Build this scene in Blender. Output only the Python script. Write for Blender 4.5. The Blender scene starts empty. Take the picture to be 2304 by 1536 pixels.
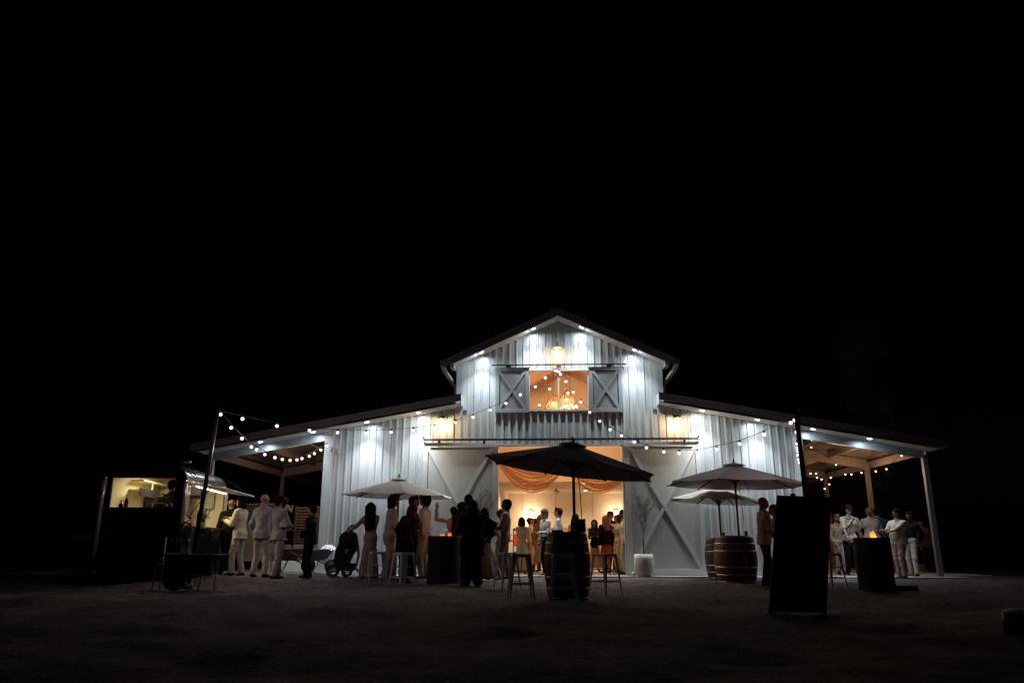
import bpy, bmesh, math, random
import numpy as np
from mathutils import Vector, Matrix, Euler
random.seed(7); np.random.seed(7)
R = math.radians
S = bpy.context.scene
COL = S.collection

# ------------------------------------------------------------------ camera
CAM = np.array([-0.276, -20.08, 0.71]); FPX = 1701.5; PITCH, ROLL, YAW = 15.256, 0.106, -2.842
def cam_axes():
    p, r, y = R(PITCH), R(ROLL), R(YAW)
    fwd = np.array([math.sin(y)*math.cos(p), math.cos(y)*math.cos(p), math.sin(p)])
    right = np.array([math.cos(y), -math.sin(y), 0.0]); up = np.cross(right, fwd)
    return right*math.cos(r)+up*math.sin(r), -right*math.sin(r)+up*math.cos(r), fwd
CR, CU, CF = cam_axes()
cam = bpy.data.cameras.new('camera'); cam_o = bpy.data.objects.new('camera', cam); COL.objects.link(cam_o)
cam_o.matrix_world = Matrix(((CR[0], CU[0], -CF[0], CAM[0]), (CR[1], CU[1], -CF[1], CAM[1]), (CR[2], CU[2], -CF[2], CAM[2]), (0, 0, 0, 1)))
cam.sensor_width = 36.0; cam.lens = FPX/2304*36; cam.clip_end = 2000; cam.clip_start = 0.05
S.camera = cam_o
def ray(px, py): return CF+CR*(px-1152)/FPX-CU*(py-768)/FPX
def at(px, py, Y):                                  # a pixel as a point of the plane y = Y
    d = ray(px, py); return CAM+d*((Y-CAM[1])/d[1])
def atz(px, py, z):
    d = ray(px, py); return CAM+d*((z-CAM[2])/d[2])
def ground_z(x, y):                                 # the yard rises a little towards the slab and to the left
    a = 1/(1+math.exp(-(y+3.4)*2.2)); l = 1/(1+math.exp((x+5.0)*1.6))
    return -0.045+a*(0.065+0.055*l)+0.03*l*(1/(1+math.exp(-(y+5.5)*1.5)))
def on_ground(px, py):
    z = 0.0
    for _ in range(12):
        p = atz(px, py, z); z = 0.6*z+0.4*(ground_z(p[0], p[1]) if p[1] < -0.75 else 0.05)
    return p

# ------------------------------------------------------------------ world and view
W = bpy.data.worlds.new('World'); S.world = W; W.use_nodes = True
nt = W.node_tree; bgn = nt.nodes['Background']
sky = nt.nodes.new('ShaderNodeTexSky'); sky.sky_type = 'NISHITA'; sky.sun_disc = False
sky.sun_elevation = R(-4); sky.sun_rotation = R(20)
nt.links.new(sky.outputs[0], bgn.inputs[0]); bgn.inputs[1].default_value = 0.0025
mo = bpy.data.lights.new('front_fill', 'SUN'); mo.energy = 0.01; mo.angle = R(.5); mo.color = (.85, .88, 1.0)  # added faint front fill from behind the camera; no moon is seen
mo_o = bpy.data.objects.new('front_fill', mo); COL.objects.link(mo_o); mo_o.rotation_euler = (R(48), 0, R(18))
S.view_settings.view_transform = 'Standard'; S.view_settings.look = 'None'
S.view_settings.exposure = 0.25; S.view_settings.gamma = 1.0
S.cycles.use_denoising = True; S.cycles.denoising_prefilter = 'NONE'; S.cycles.denoising_input_passes = 'RGB_ALBEDO_NORMAL'; S.cycles.use_adaptive_sampling = False; S.cycles.caustics_reflective = False; S.cycles.caustics_refractive = False; S.cycles.blur_glossy = 1.0
S.cycles.max_bounces = 6; S.cycles.diffuse_bounces = 3; S.cycles.glossy_bounces = 3
S.cycles.transmission_bounces = 4; S.cycles.transparent_max_bounces = 8; S.cycles.sample_clamp_indirect = 1.5
S.cycles.use_light_tree = True

# ------------------------------------------------------------------ materials
def mat(name, col, rough=0.7, metal=0.0, noise=0.0, nscale=8.0, bump=0.0, bscale=40.0, stretch=(1, 1, 1), emit=None, es=0.0,
        spec=0.5, sheen=0.0, trans=0.0):
    m = bpy.data.materials.new(name); m.use_nodes = True; t = m.node_tree; b = t.nodes['Principled BSDF']
    b.inputs['Base Color'].default_value = (*col, 1); b.inputs['Roughness'].default_value = rough
    b.inputs['Metallic'].default_value = metal; b.inputs['Specular IOR Level'].default_value = spec
    if sheen: b.inputs['Sheen Weight'].default_value = sheen
    if trans: b.inputs['Transmission Weight'].default_value = trans
    tc = t.nodes.new('ShaderNodeTexCoord'); mp = t.nodes.new('ShaderNodeMapping'); mp.inputs['Scale'].default_value = stretch
    t.links.new(tc.outputs['Object'], mp.inputs[0])
    if noise:
        n = t.nodes.new('ShaderNodeTexNoise'); n.inputs['Scale'].default_value = nscale; n.inputs['Detail'].default_value = 5
        t.links.new(mp.outputs[0], n.inputs['Vector'])
        r = t.nodes.new('ShaderNodeValToRGB'); r.color_ramp.elements[0].position = 0.3; r.color_ramp.elements[1].position = 0.7
        r.color_ramp.elements[0].color = (*[c*(1-noise) for c in col], 1); r.color_ramp.elements[1].color = (*[min(1, c*(1+noise)) for c in col], 1)
        t.links.new(n.outputs[0], r.inputs[0]); t.links.new(r.outputs[0], b.inputs['Base Color'])
        mr = t.nodes.new('ShaderNodeMapRange'); mr.inputs[3].default_value = max(0, rough-0.12*noise-0.03); mr.inputs[4].default_value = min(1, rough+0.12*noise+0.03)
        t.links.new(n.outputs[0], mr.inputs[0]); t.links.new(mr.outputs[0], b.inputs['Roughness'])
    if bump:
        n2 = t.nodes.new('ShaderNodeTexNoise'); n2.inputs['Scale'].default_value = bscale; n2.inputs['Detail'].default_value = 3
        t.links.new(mp.outputs[0], n2.inputs['Vector'])
        bp = t.nodes.new('ShaderNodeBump'); bp.inputs['Strength'].default_value = bump; bp.inputs['Distance'].default_value = 0.02
        t.links.new(n2.outputs[0], bp.inputs['Height']); t.links.new(bp.outputs[0], b.inputs['Normal'])
    if emit:
        b.inputs['Emission Color'].default_value = (*emit, 1); b.inputs['Emission Strength'].default_value = es
    return m
def glass(name, tint=(1, 1, 1), refl=0.08):
    m = bpy.data.materials.new(name); m.use_nodes = True; t = m.node_tree; t.nodes.remove(t.nodes['Principled BSDF'])
    o = t.nodes['Material Output']; a = t.nodes.new('ShaderNodeBsdfTransparent'); a.inputs[0].default_value = (*tint, 1)
    g = t.nodes.new('ShaderNodeBsdfGlossy'); g.inputs['Roughness'].default_value = 0.03
    lw = t.nodes.new('ShaderNodeFresnel'); lw.inputs[0].default_value = 1.45
    x = t.nodes.new('ShaderNodeMixShader'); t.links.new(lw.outputs[0], x.inputs[0])
    t.links.new(a.outputs[0], x.inputs[1]); t.links.new(g.outputs[0], x.inputs[2]); t.links.new(x.outputs[0], o.inputs[0])
    return m
def cloth_m(name, col, **k): return mat(name, col, rough=0.9, noise=0.12, nscale=14, bump=0.25, bscale=30, sheen=0.15, **k)

M = {}
M['steel_sheet'] = mat('wall_sheet', (0.50, 0.53, 0.54), rough=0.38, metal=0.35, noise=0.05, nscale=1.2, stretch=(1, 1, 0.6))
M['trim'] = mat('trim_white', (0.50, 0.53, 0.54), rough=0.45, metal=0.15, noise=0.04, nscale=4)
M['door'] = mat('door_paint', (0.40, 0.39, 0.372), rough=0.55, noise=0.05, nscale=3, bump=0.08, bscale=30, stretch=(6, 6, 0.6))
M['shutter'] = mat('shutter_paint', (0.16, 0.165, 0.17), rough=0.5, noise=0.05, nscale=5)
M['door_rail_lit'] = mat('door_paint_lit', (0.46, 0.45, 0.435), rough=0.5, noise=0.04, nscale=5); M['shutter_rail_lit'] = mat('shutter_paint_lit', (0.20, 0.205, 0.21), rough=0.5, noise=0.04, nscale=5)  # same paint as the panels, lightened in the colour for edge highlights
M['fascia'] = mat('fascia_grey', (0.15, 0.14, 0.16), rough=0.5, metal=0.1, noise=0.08, nscale=6)
M['soffit'] = mat('soffit_sheet', (0.82, 0.84, 0.83), rough=0.5, metal=0.1, noise=0.05, nscale=6)
M['galv'] = mat('galvanised_beam', (0.33, 0.40, 0.44), rough=0.45, metal=0.55, noise=0.2, nscale=38, bump=0.05, bscale=80)
M['foil'] = mat('roof_underside', (0.42, 0.37, 0.34), rough=0.24, metal=0.85, noise=0.12, nscale=2, bump=0.9, bscale=3.5, stretch=(1, 2, 1))
M['timberish'] = mat('purlin_steel', (0.30, 0.25, 0.22), rough=0.5, metal=0.3, noise=0.12, nscale=10)
M['black'] = mat('black_metal', (0.010, 0.009, 0.009), rough=0.6, metal=0.0, noise=0.2, nscale=20)
M['black_fab'] = mat('black_fabric', (0.012, 0.012, 0.014), rough=0.9, noise=0.3, nscale=20, bump=0.2)
M['matt_black'] = mat('matt_black', (0.004, 0.004, 0.005), rough=0.9, noise=0.2, nscale=20, spec=.1)
M['rubber'] = mat('rubber', (0.015, 0.015, 0.015), rough=0.8, noise=0.2, nscale=30)
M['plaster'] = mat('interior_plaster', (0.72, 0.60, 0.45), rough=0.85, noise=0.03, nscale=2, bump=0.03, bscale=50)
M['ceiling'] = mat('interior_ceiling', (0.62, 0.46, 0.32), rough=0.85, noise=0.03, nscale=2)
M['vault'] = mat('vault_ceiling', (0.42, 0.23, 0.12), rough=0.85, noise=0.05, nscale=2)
M['int_floor'] = mat('polished_floor', (0.36, 0.30, 0.23), rough=0.35, noise=0.12, nscale=4)
M['concrete'] = mat('concrete', (0.38, 0.37, 0.36), rough=0.8, noise=0.18, nscale=6, bump=0.2, bscale=60)
dm = bpy.data.materials.new('amber_drape'); dm.use_nodes = True; dt = dm.node_tree; db = dt.nodes['Principled BSDF']
db.inputs['Base Color'].default_value = (.72, .36, .15, 1); db.inputs['Roughness'].default_value = .6
d2 = dt.nodes.new('ShaderNodeBsdfTranslucent'); d2.inputs[0].default_value = (.80, .40, .15, 1); d3 = dt.nodes.new('ShaderNodeBsdfTransparent')
x1 = dt.nodes.new('ShaderNodeMixShader'); x1.inputs[0].default_value = .55; x2 = dt.nodes.new('ShaderNodeMixShader'); x2.inputs[0].default_value = .16
dt.links.new(db.outputs[0], x1.inputs[1]); dt.links.new(d2.outputs[0], x1.inputs[2]); dt.links.new(x1.outputs[0], x2.inputs[1]); dt.links.new(d3.outputs[0], x2.inputs[2]); dt.links.new(x2.outputs[0], dt.nodes['Material Output'].inputs[0]); M['drape'] = dm
M['rattan'] = mat('rattan', (0.60, 0.40, 0.20), rough=0.7, noise=0.2, nscale=40)
M['brass'] = mat('brass_shade', (0.42, 0.28, 0.12), rough=0.35, metal=0.8, noise=0.15, nscale=20)
M['white_p'] = mat('white_powdercoat', (0.62, 0.61, 0.60), rough=0.4, noise=0.05, nscale=10)
M['oak'] = mat('stained_oak', (0.125, 0.042, 0.027), rough=0.45, noise=0.4, nscale=5, bump=0.35, bscale=25, stretch=(1, 1, 0.12))
M['hoop'] = mat('galvanised_hoop', (0.36, 0.33, 0.34), rough=0.4, metal=0.75, noise=0.25, nscale=25)
M['rust_drum'] = mat('scorched_drum', (0.022, 0.014, 0.012), rough=0.7, metal=0.4, noise=0.6, nscale=7, bump=0.3, bscale=20)
M['umb_white'] = mat('cream_canvas', (0.80, 0.77, 0.71), rough=0.95, noise=0.07, nscale=3, bump=0.15, bscale=90)
M['umb_half_shaded'] = mat('half_shaded_canvas', (0.52, 0.495, 0.51), rough=0.95, noise=0.07, nscale=3, bump=0.15, bscale=90)  # cream canvas with part of its shade put into the colour
M['umb_shaded'] = mat('shaded_canvas', (0.42, 0.36, 0.37), rough=0.95, noise=0.1, nscale=3, bump=0.15, bscale=90)  # cream canvas too, its backlit shade put into the colour
M['pole_wood'] = mat('umbrella_wood', (0.11, 0.04, 0.03), rough=0.4, noise=0.3, nscale=8, stretch=(1, 1, 0.2))
M['planter'] = mat('planter_white', (0.60, 0.58, 0.54), rough=0.6, noise=0.05, nscale=6)
M['soil'] = mat('soil', (0.05, 0.035, 0.025), rough=1, noise=0.4, nscale=30, bump=0.5)
M['bark'] = mat('bark', (0.12, 0.10, 0.09), rough=0.9, noise=0.4, nscale=30, bump=0.4)
M['leaf'] = mat('olive_leaf', (0.14, 0.15, 0.12), rough=0.7, noise=0.3, nscale=15)
M['chrome'] = mat('polished_aluminium', (0.80, 0.78, 0.84), rough=0.24, metal=1.0, noise=0.1, nscale=8, bump=1.0, bscale=7.0, stretch=(1, .35, 1))
M['tube_chrome'] = mat('dented_aluminium', (0.88, 0.86, 0.90), rough=0.25, metal=0.7, noise=0.25, nscale=14, bump=0.8, bscale=14)
M['trailer_dark'] = mat('trailer_dark_skin', (0.008, 0.009, 0.014), rough=0.25, metal=0.2, noise=0.2, nscale=5)  # end face: the reflected black sky is put into this colour
M['cream_wall'] = mat('trailer_lining', (0.68, 0.60, 0.42), rough=0.6, noise=0.05, nscale=4)
M['dark_obj'] = mat('dark_appliance', (0.02, 0.017, 0.02), rough=0.4, noise=0.2, nscale=10)
M['steel'] = mat('brushed_steel', (0.55, 0.53, 0.5), rough=0.3, metal=0.9, noise=0.1, nscale=10)
M['glass'] = glass('clear_glass')
M['tglass'] = glass('tumbler_glass', (0.75, 0.73, 0.72))
M['red_bottle'] = mat('red_label', (0.55, 0.04, 0.02), rough=0.4, noise=0.1, nscale=20)
M['brown_glass'] = mat('brown_bottle', (0.05, 0.02, 0.008), rough=0.15, noise=0.1, nscale=20)
M['orange'] = mat('orange_juice', (0.75, 0.26, 0.02), rough=0.4, noise=0.1, nscale=20)
M['wood_warm'] = mat('warm_timber', (0.14, 0.085, 0.055), rough=0.6, noise=0.3, nscale=7, bump=0.3, bscale=20, stretch=(1, 0.15, 1))
M['panel_tan'] = mat('tan_board', (0.20, 0.115, 0.075), rough=0.75, noise=0.12, nscale=4, bump=0.1)
M['barrow'] = mat('rusty_tray', (0.16, 0.05, 0.03), rough=0.7, metal=0.2, noise=0.4, nscale=9, bump=0.3)
M['dark_tray'] = mat('dark_tray', (0.06, 0.042, 0.038), rough=.6, metal=.2, noise=.3, nscale=9)
M['cushion'] = cloth_m('grey_cushion', (0.17, 0.16, 0.22))
M['paper'] = mat('white_paper', (0.62, 0.60, 0.64), rough=0.8, noise=0.08, nscale=8, bump=0.3, bscale=12)
M['petal'] = mat('cream_petal', (0.55, 0.45, 0.28), rough=0.8, noise=0.4, nscale=30)
M['sign'] = mat('blackboard', (0.004, 0.004, 0.005), rough=0.8, noise=0.3, nscale=6)
M['block'] = mat('pale_block', (0.50, 0.42, 0.36), rough=0.9, noise=0.1, nscale=10, bump=0.3)
def emit(name, col, s, base=None):
    m = mat(name, base or col, rough=0.5, emit=col, es=s); m.cycles.emission_sampling = 'NONE'; return m
M['e_eave'] = emit('eave_lens', (0.86, 0.95, 1.0), 14)
M['e_bulb'] = emit('festoon_bulb', (1.0, 0.66, 0.67), 1.7)
M['e_bulb_warm'] = emit('warm_festoon_bulb', (1.0, 0.60, 0.33), 3)
M['e_warm'] = emit('warm_bulb', (1.0, 0.72, 0.42), 14)
M['e_sconce'] = emit('sconce_glass', (1.0, 0.80, 0.55), 7)
M['e_down'] = emit('downlight_lens', (1.0, 0.82, 0.60), 10)
M['e_tube'] = emit('trailer_tube', (1.0, 0.86, 0.48), 5)
M['e_screen'] = emit('fridge_screen', (0.9, 0.07, 0.03), 0.35)
M['e_screen2'] = emit('fridge_lightbox', (0.75, 0.80, 0.95), 0.3)
# flame: bright yellow core to orange, all by facing
fm = bpy.data.materials.new('flame'); fm.use_nodes = True; ft = fm.node_tree; ft.nodes.remove(ft.nodes['Principled BSDF'])
fe = ft.nodes.new('ShaderNodeEmission'); fn = ft.nodes.new('ShaderNodeTexNoise'); fn.inputs['Scale'].default_value = 9
fr = ft.nodes.new('ShaderNodeValToRGB'); fr.color_ramp.elements[0].color = (1, 0.09, 0.01, 1); fr.color_ramp.elements[1].color = (1, 0.32, 0.05, 1)
fr.color_ramp.elements[0].position = 0.35; fr.color_ramp.elements[1].position = 0.65
ftc = ft.nodes.new('ShaderNodeTexCoord'); ft.links.new(ftc.outputs['Object'], fn.inputs['Vector'])
ft.links.new(fn.outputs[0], fr.inputs[0]); ft.links.new(fr.outputs[0], fe.inputs[0]); fe.inputs[1].default_value = 2.2
ft.links.new(fe.outputs[0], ft.nodes['Material Output'].inputs[0]); M['flame'] = fm; fm.cycles.emission_sampling = 'NONE'
M['ember'] = emit('ember', (1.0, 0.12, 0.02), 1.0)

# ------------------------------------------------------------------ mesh helpers
class MB:
    def __init__(s): s.v = []; s.f = []; s.mi = []; s.sm = []
    def add(s, vs, fs, mi=0, sm=False):
        n = len(s.v); s.v.extend([tuple(map(float, p)) for p in vs]); s.f.extend([[i+n for i in f] for f in fs])
        s.mi.extend([mi]*len(fs)); s.sm.extend([sm]*len(fs)); return s
    def box(s, lo, hi, mi=0):
        x0, y0, z0 = lo; x1, y1, z1 = hi
        return s.add([(x0, y0, z0), (x1, y0, z0), (x1, y1, z0), (x0, y1, z0), (x0, y0, z1), (x1, y0, z1), (x1, y1, z1), (x0, y1, z1)],
                     [(3, 2, 1, 0), (4, 5, 6, 7), (0, 1, 5, 4), (1, 2, 6, 5), (2, 3, 7, 6), (3, 0, 4, 7)], mi)
    def beam(s, a, b, w, h, up=(0, 0, 1), mi=0):      # rectangular bar a->b, w across, h along 'up'
        a, b, up = Vector(a), Vector(b), Vector(up); d = (b-a).normalized(); sd = d.cross(up)
        if sd.length < 1e-4: sd = Vector((1, 0, 0))
        sd.normalize(); u = sd.cross(d).normalized(); vs = []
        for p in (a, b):
            for i, j in ((-1, -1), (1, -1), (1, 1), (-1, 1)): vs.append(p+sd*(i*w/2)+u*(j*h/2))
        return s.add(vs, [(3, 2, 1, 0), (4, 5, 6, 7), (0, 1, 5, 4), (1, 2, 6, 5), (2, 3, 7, 6), (3, 0, 4, 7)], mi)
    def tube(s, pts, r, n=8, mi=0, close=True):
        pts = [Vector(p) for p in pts]; rr = r if isinstance(r, (list, tuple)) else [r]*len(pts); vs = []; fs = []; prev = None
        for i, p in enumerate(pts):
            d = (pts[min(i+1, len(pts)-1)]-pts[max(i-1, 0)]).normalized()
            if prev is None:
                ref = Vector((0, 0, 1)) if abs(d.z) < 0.9 else Vector((1, 0, 0)); u = d.cross(ref).normalized()
            else:
                u = prev-d*prev.dot(d); u.normalize()
            prev = u; w = d.cross(u)
            for k in range(n):
                a = 2*math.pi*k/n; vs.append(p+(u*math.cos(a)+w*math.sin(a))*rr[i])
        for i in range(len(pts)-1):
            for k in range(n): fs.append((i*n+k, i*n+(k+1) % n, (i+1)*n+(k+1) % n, (i+1)*n+k))
        if close: fs.append(tuple(range(n-1, -1, -1))); fs.append(tuple((len(pts)-1)*n+k for k in range(n)))
        return s.add(vs, fs, mi, True)
    def lathe(s, prof, c=(0, 0, 0), n=24, mi=0, axis='z'):
        vs = []; fs = []
        for r, z in prof:
            for k in range(n):
                a = 2*math.pi*k/n
                p = (r*math.cos(a), r*math.sin(a), z) if axis == 'z' else ((r*math.cos(a), z, r*math.sin(a)) if axis == 'y' else (z, r*math.cos(a), r*math.sin(a)))
                vs.append((p[0]+c[0], p[1]+c[1], p[2]+c[2]))
        for i in range(len(prof)-1):
            for k in range(n): fs.append((i*n+k, i*n+(k+1) % n, (i+1)*n+(k+1) % n, (i+1)*n+k))
        if prof[0][0] > 1e-5: fs.append(tuple(range(n-1, -1, -1)))
        if prof[-1][0] > 1e-5: fs.append(tuple((len(prof)-1)*n+k for k in range(n)))
        return s.add(vs, fs, mi, True)
    def sphere(s, c, r, n=12, mi=0):
        rx, ry, rz = r if isinstance(r, (list, tuple)) else (r, r, r); vs = []; fs = []; m = max(6, n//2+1)
        for i in range(m+1):
            t = math.pi*i/m
            for k in range(n): a = 2*math.pi*k/n; vs.append((c[0]+rx*math.sin(t)*math.cos(a), c[1]+ry*math.sin(t)*math.sin(a), c[2]+rz*math.cos(t)))
        for i in range(m):
            for k in range(n): fs.append((i*n+k, (i+1)*n+k, (i+1)*n+(k+1) % n, i*n+(k+1) % n))
        return s.add(vs, fs, mi, True)
    def torus(s, c, R_, r, n=24, m=8, axis='z', mi=0):
        vs = []; fs = []
        for i in range(n):
            a = 2*math.pi*i/n
            for j in range(m):
                b = 2*math.pi*j/m; q = R_+r*math.cos(b); h = r*math.sin(b)
                p = {'z': (q*math.cos(a), q*math.sin(a), h), 'y': (q*math.cos(a), h, q*math.sin(a)), 'x': (h, q*math.cos(a), q*math.sin(a))}[axis]
                vs.append((p[0]+c[0], p[1]+c[1], p[2]+c[2]))
        for i in range(n):
            for j in range(m): fs.append((i*m+j, ((i+1) % n)*m+j, ((i+1) % n)*m+(j+1) % m, i*m+(j+1) % m))
        return s.add(vs, fs, mi, True)
    def prism(s, poly, y0, y1, mi=0):                 # polygon in x,z extruded in y
        n = len(poly); vs = [(x, y0, z) for x, z in poly]+[(x, y1, z) for x, z in poly]
        return s.add(vs, [tuple(range(n)), tuple(range(2*n-1, n-1, -1))]+[((i+1) % n, i, i+n, (i+1) % n+n) for i in range(n)], mi)
    def mesh(s, name):
        m = bpy.data.meshes.new(name); m.from_pydata(s.v, [], s.f); m.polygons.foreach_set('material_index', s.mi)
        m.polygons.foreach_set('use_smooth', s.sm); m.update(); return m
def link(name, mesh, mats, parent=None, loc=None):
    o = bpy.data.objects.new(name, mesh); COL.objects.link(o)
    if not isinstance(mats, (list, tuple)): mats = [mats]
    if not mesh.materials:
        for m in mats: mesh.materials.append(m)
    if parent: o.parent = parent
    if loc is not None: o.location = loc
    return o
def fixn(mesh):
    b = bmesh.new(); b.from_mesh(mesh); bmesh.ops.recalc_face_normals(b, faces=b.faces); b.to_mesh(mesh); b.free()
def obj(name, mb, mats, parent=None, loc=None, world=False, bevel=0):
    me = mb.mesh(name); fixn(me); o = link(name, me, mats, parent, loc)
    if world and parent: o.location = -Vector(parent.location)
    if bevel:
        md = o.modifiers.new('bevel', 'BEVEL'); md.width = bevel; md.segments = 2; md.limit_method = 'ANGLE'; md.angle_limit = R(50)
    return o
def tag(o, label=None, cat=None, group=None, kind=None):
    if label: o['label'] = label
    if cat: o['category'] = cat
    if group: o['group'] = group
    if kind: o['kind'] = kind
    return o
def thing(name, label, cat, loc=(0, 0, 0), rz=0, group=None):
    o = bpy.data.objects.new(name, None); COL.objects.link(o); o.location = loc; o.rotation_euler = (0, 0, rz); o.empty_display_size = 0.1
    return tag(o, label, cat, group)
def dup(root, loc, rz=0, label=None, group=None):
    r = root.copy(); COL.objects.link(r); r.location = loc; r.rotation_euler = (0, 0, rz)
    if label: r['label'] = label
    if group: r['group'] = group
    for ch in list(root.children):
        c = ch.copy(); COL.objects.link(c); c.parent = r
        for g in ch.children:
            d = g.copy(); COL.objects.link(d); d.parent = c
    return r
def lamp(kind, name, loc, power, col, parent=None, size=0.05, rot=(0, 0, 0), spot=None, blend=0.5):
    l = bpy.data.lights.new(name, kind); l.energy = power; l.color = col
    if kind == 'AREA': l.shape = 'DISK'; l.size = size
    else: l.shadow_soft_size = size
    if spot: l.spot_size = R(spot); l.spot_blend = blend
    o = bpy.data.objects.new(name, l); COL.objects.link(o); o.location = loc; o.rotation_euler = rot
    if parent: o.parent = parent
    return o

# ================================================================== GROUND
def make_ground():
    def axis(lo, hi, fine0, fine1, step, coarse):
        a = list(np.arange(fine0, fine1+1e-6, step)); x = fine0
        while x > lo: x -= coarse; coarse *= 1.5; a.insert(0, x)
        x = fine1; coarse = 1.0
        while x < hi: x += coarse; coarse *= 1.5; a.append(x)
        return a
    xs = axis(-400, 400, -13, 13, 0.11, 0.5); ys = axis(-30, 600, -16, 1.2, 0.09, 0.5)
    rs = np.random.RandomState(3)
    X, Y = np.meshgrid(xs, ys); n = np.zeros_like(X)
    for k in range(26):
        f = rs.uniform(0.7, 9); a = rs.uniform(0, 6.28); n += np.sin((X*math.cos(a)+Y*math.sin(a))*f+rs.uniform(0, 6))*0.016/(1+f*0.30)
    n += rs.randn(*X.shape)*0.006
    Z = np.vectorize(ground_z)(X, Y)+n*np.clip((-Y-0.7)/1.2, 0.12, 1); Z[(Y > 1.3)] -= 0.06
    Z = np.where((Y > -0.6), np.minimum(Z, 0.03), Z)
    nx, ny = len(xs), len(ys)
    vs = np.stack([X, Y, Z], -1).reshape(-1, 3)
    i = np.arange(nx-1); j = np.arange(ny-1); I, J = np.meshgrid(i, j); a = (J*nx+I).ravel()
    fs = np.stack([a, a+1, a+nx+1, a+nx], 1)
    me = bpy.data.meshes.new('ground'); me.from_pydata(vs.tolist(), [], fs.tolist()); me.update()
    me.polygons.foreach_set('use_smooth', [True]*len(me.polygons))
    m = mat('yard_dirt', (0.085, 0.073, 0.078), rough=0.95, noise=0.75, nscale=9, bump=1.0, bscale=34)
    o = link('ground', me, m); o['kind'] = 'structure'
make_ground()
# slab under the barn and both verandas
sb = MB(); sb.box((-9.75, -0.62, -0.2), (9.75, 12.6, 0.05)); sb.box((9.75, 0.9, -0.2), (11.1, 12.6, 0.05))
o = obj('concrete_slab', sb, M['concrete'], bevel=0.01); o['kind'] = 'structure'

# scattered stones and dry tufts of the yard
def scatter_stones():
    rs = np.random.RandomState(11); mb = MB()
    for _ in range(2400):
        y = -12+11.3*rs.rand()**0.7; x = rs.uniform(-11, 11); r = rs.uniform(0.004, 0.011)
        z = ground_z(x, y); n = 5; a0 = rs.rand()*6
        vs = [(x+r*math.cos(a0+2*math.pi*k/n)*rs.uniform(.7, 1.3), y+r*math.sin(a0+2*math.pi*k/n), z-0.004) for k in range(n)]+[(x+rs.uniform(-.3, .3)*r, y, z+r*rs.uniform(.3, .6))]
        mb.add(vs, [(k, (k+1) % n, n) for k in range(n)])
    o = obj('gravel', mb, mat('stone', (0.26, 0.23, 0.23), rough=0.9, noise=0.4, nscale=4)); o['kind'] = 'stuff'
    tag(o, 'loose stones scattered over the dark dirt yard', 'gravel')
    mb = MB()
    for _ in range(2500):
        y = -10+9.2*rs.rand()**0.6; x = rs.uniform(-12, 12)
        if math.sin(x*1.3+y)+math.sin(y*2.1-x*.7) < -0.2: continue
        z = ground_z(x, y)-0.005; a = rs.rand()*6.28; h = rs.uniform(0.008, 0.022); w = 0.004; dx, dy = math.cos(a)*w, math.sin(a)*w; lx, ly = rs.uniform(-.03, .03, 2)
        mb.add([(x-dx, y-dy, z), (x+dx, y+dy, z), (x+lx, y+ly, z+h)], [(0, 1, 2)])
    o = obj('grass', mb, mat('dry_grass', (0.22, 0.19, 0.15), rough=0.9, noise=0.3, nscale=2)); o['kind'] = 'stuff'
    tag(o, 'short dry grass blades growing thinly through the yard', 'grass')
scatter_stones()

# ================================================================== BARN
W1, W2, W3 = 6.27, 2.75, 1.63
def up_roof(x): return 6.75-0.455*abs(x)
def lo_roof(x): return 4.395-0.178*(abs(x)-2.66)
barn = thing('barn', 'white ribbed steel barn with raised centre gable, open double doors and verandas', 'barn')
def ribbed(segs_of, x0, x1, y, ax='x', flip=1):
    """vertical ribbed sheet; segs_of(x) gives the z intervals; profile runs along ax"""
    prof = []; pitch = 0.19; n0 = math.floor(x0/pitch)-1
    for k in range(n0, math.ceil(x1/pitch)+1):
        c = k*pitch
        prof += [(c-0.036, 0), (c-0.016, 0.038), (c+0.016, 0.038), (c+0.036, 0)]
    prof = [p for p in prof if x0 < p[0] < x1]; prof = [(x0, 0)]+prof+[(x1, 0)]
    mb = MB()
    for (a, ha), (b, hb) in zip(prof[:-1], prof[1:]):
        if b-a < 1e-6: continue
        for z in segs_of((a+b)/2, a, b):
            (za0, zb0), (za1, zb1) = z
            P = lambda u, h, zz: (u, y-flip*h, zz) if ax == 'x' else (y-flip*h, u, zz)
            mb.add([P(a, ha, za0), P(b, hb, zb0), P(b, hb, zb1), P(a, ha, za1)], [(0, 1, 2, 3)])
    return mb
def front_seg(x, a, b):
    rf = up_roof if abs(x) < W2 else lo_roof
    top = (rf(a)+0.02, rf(b)+0.02); z0 = 0.06; out = []
    cuts = []
    if abs(x) < W3+0.02: cuts.append((0.0, 3.33))
    if abs(x) < 0.795: cuts.append((4.27, 5.37))
    cur = z0
    for c0, c1 in cuts:
        if c0 > cur: out.append(((cur, cur), (c0, c0)))
        cur = c1
    out.append(((cur, cur), top)); return out
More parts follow.
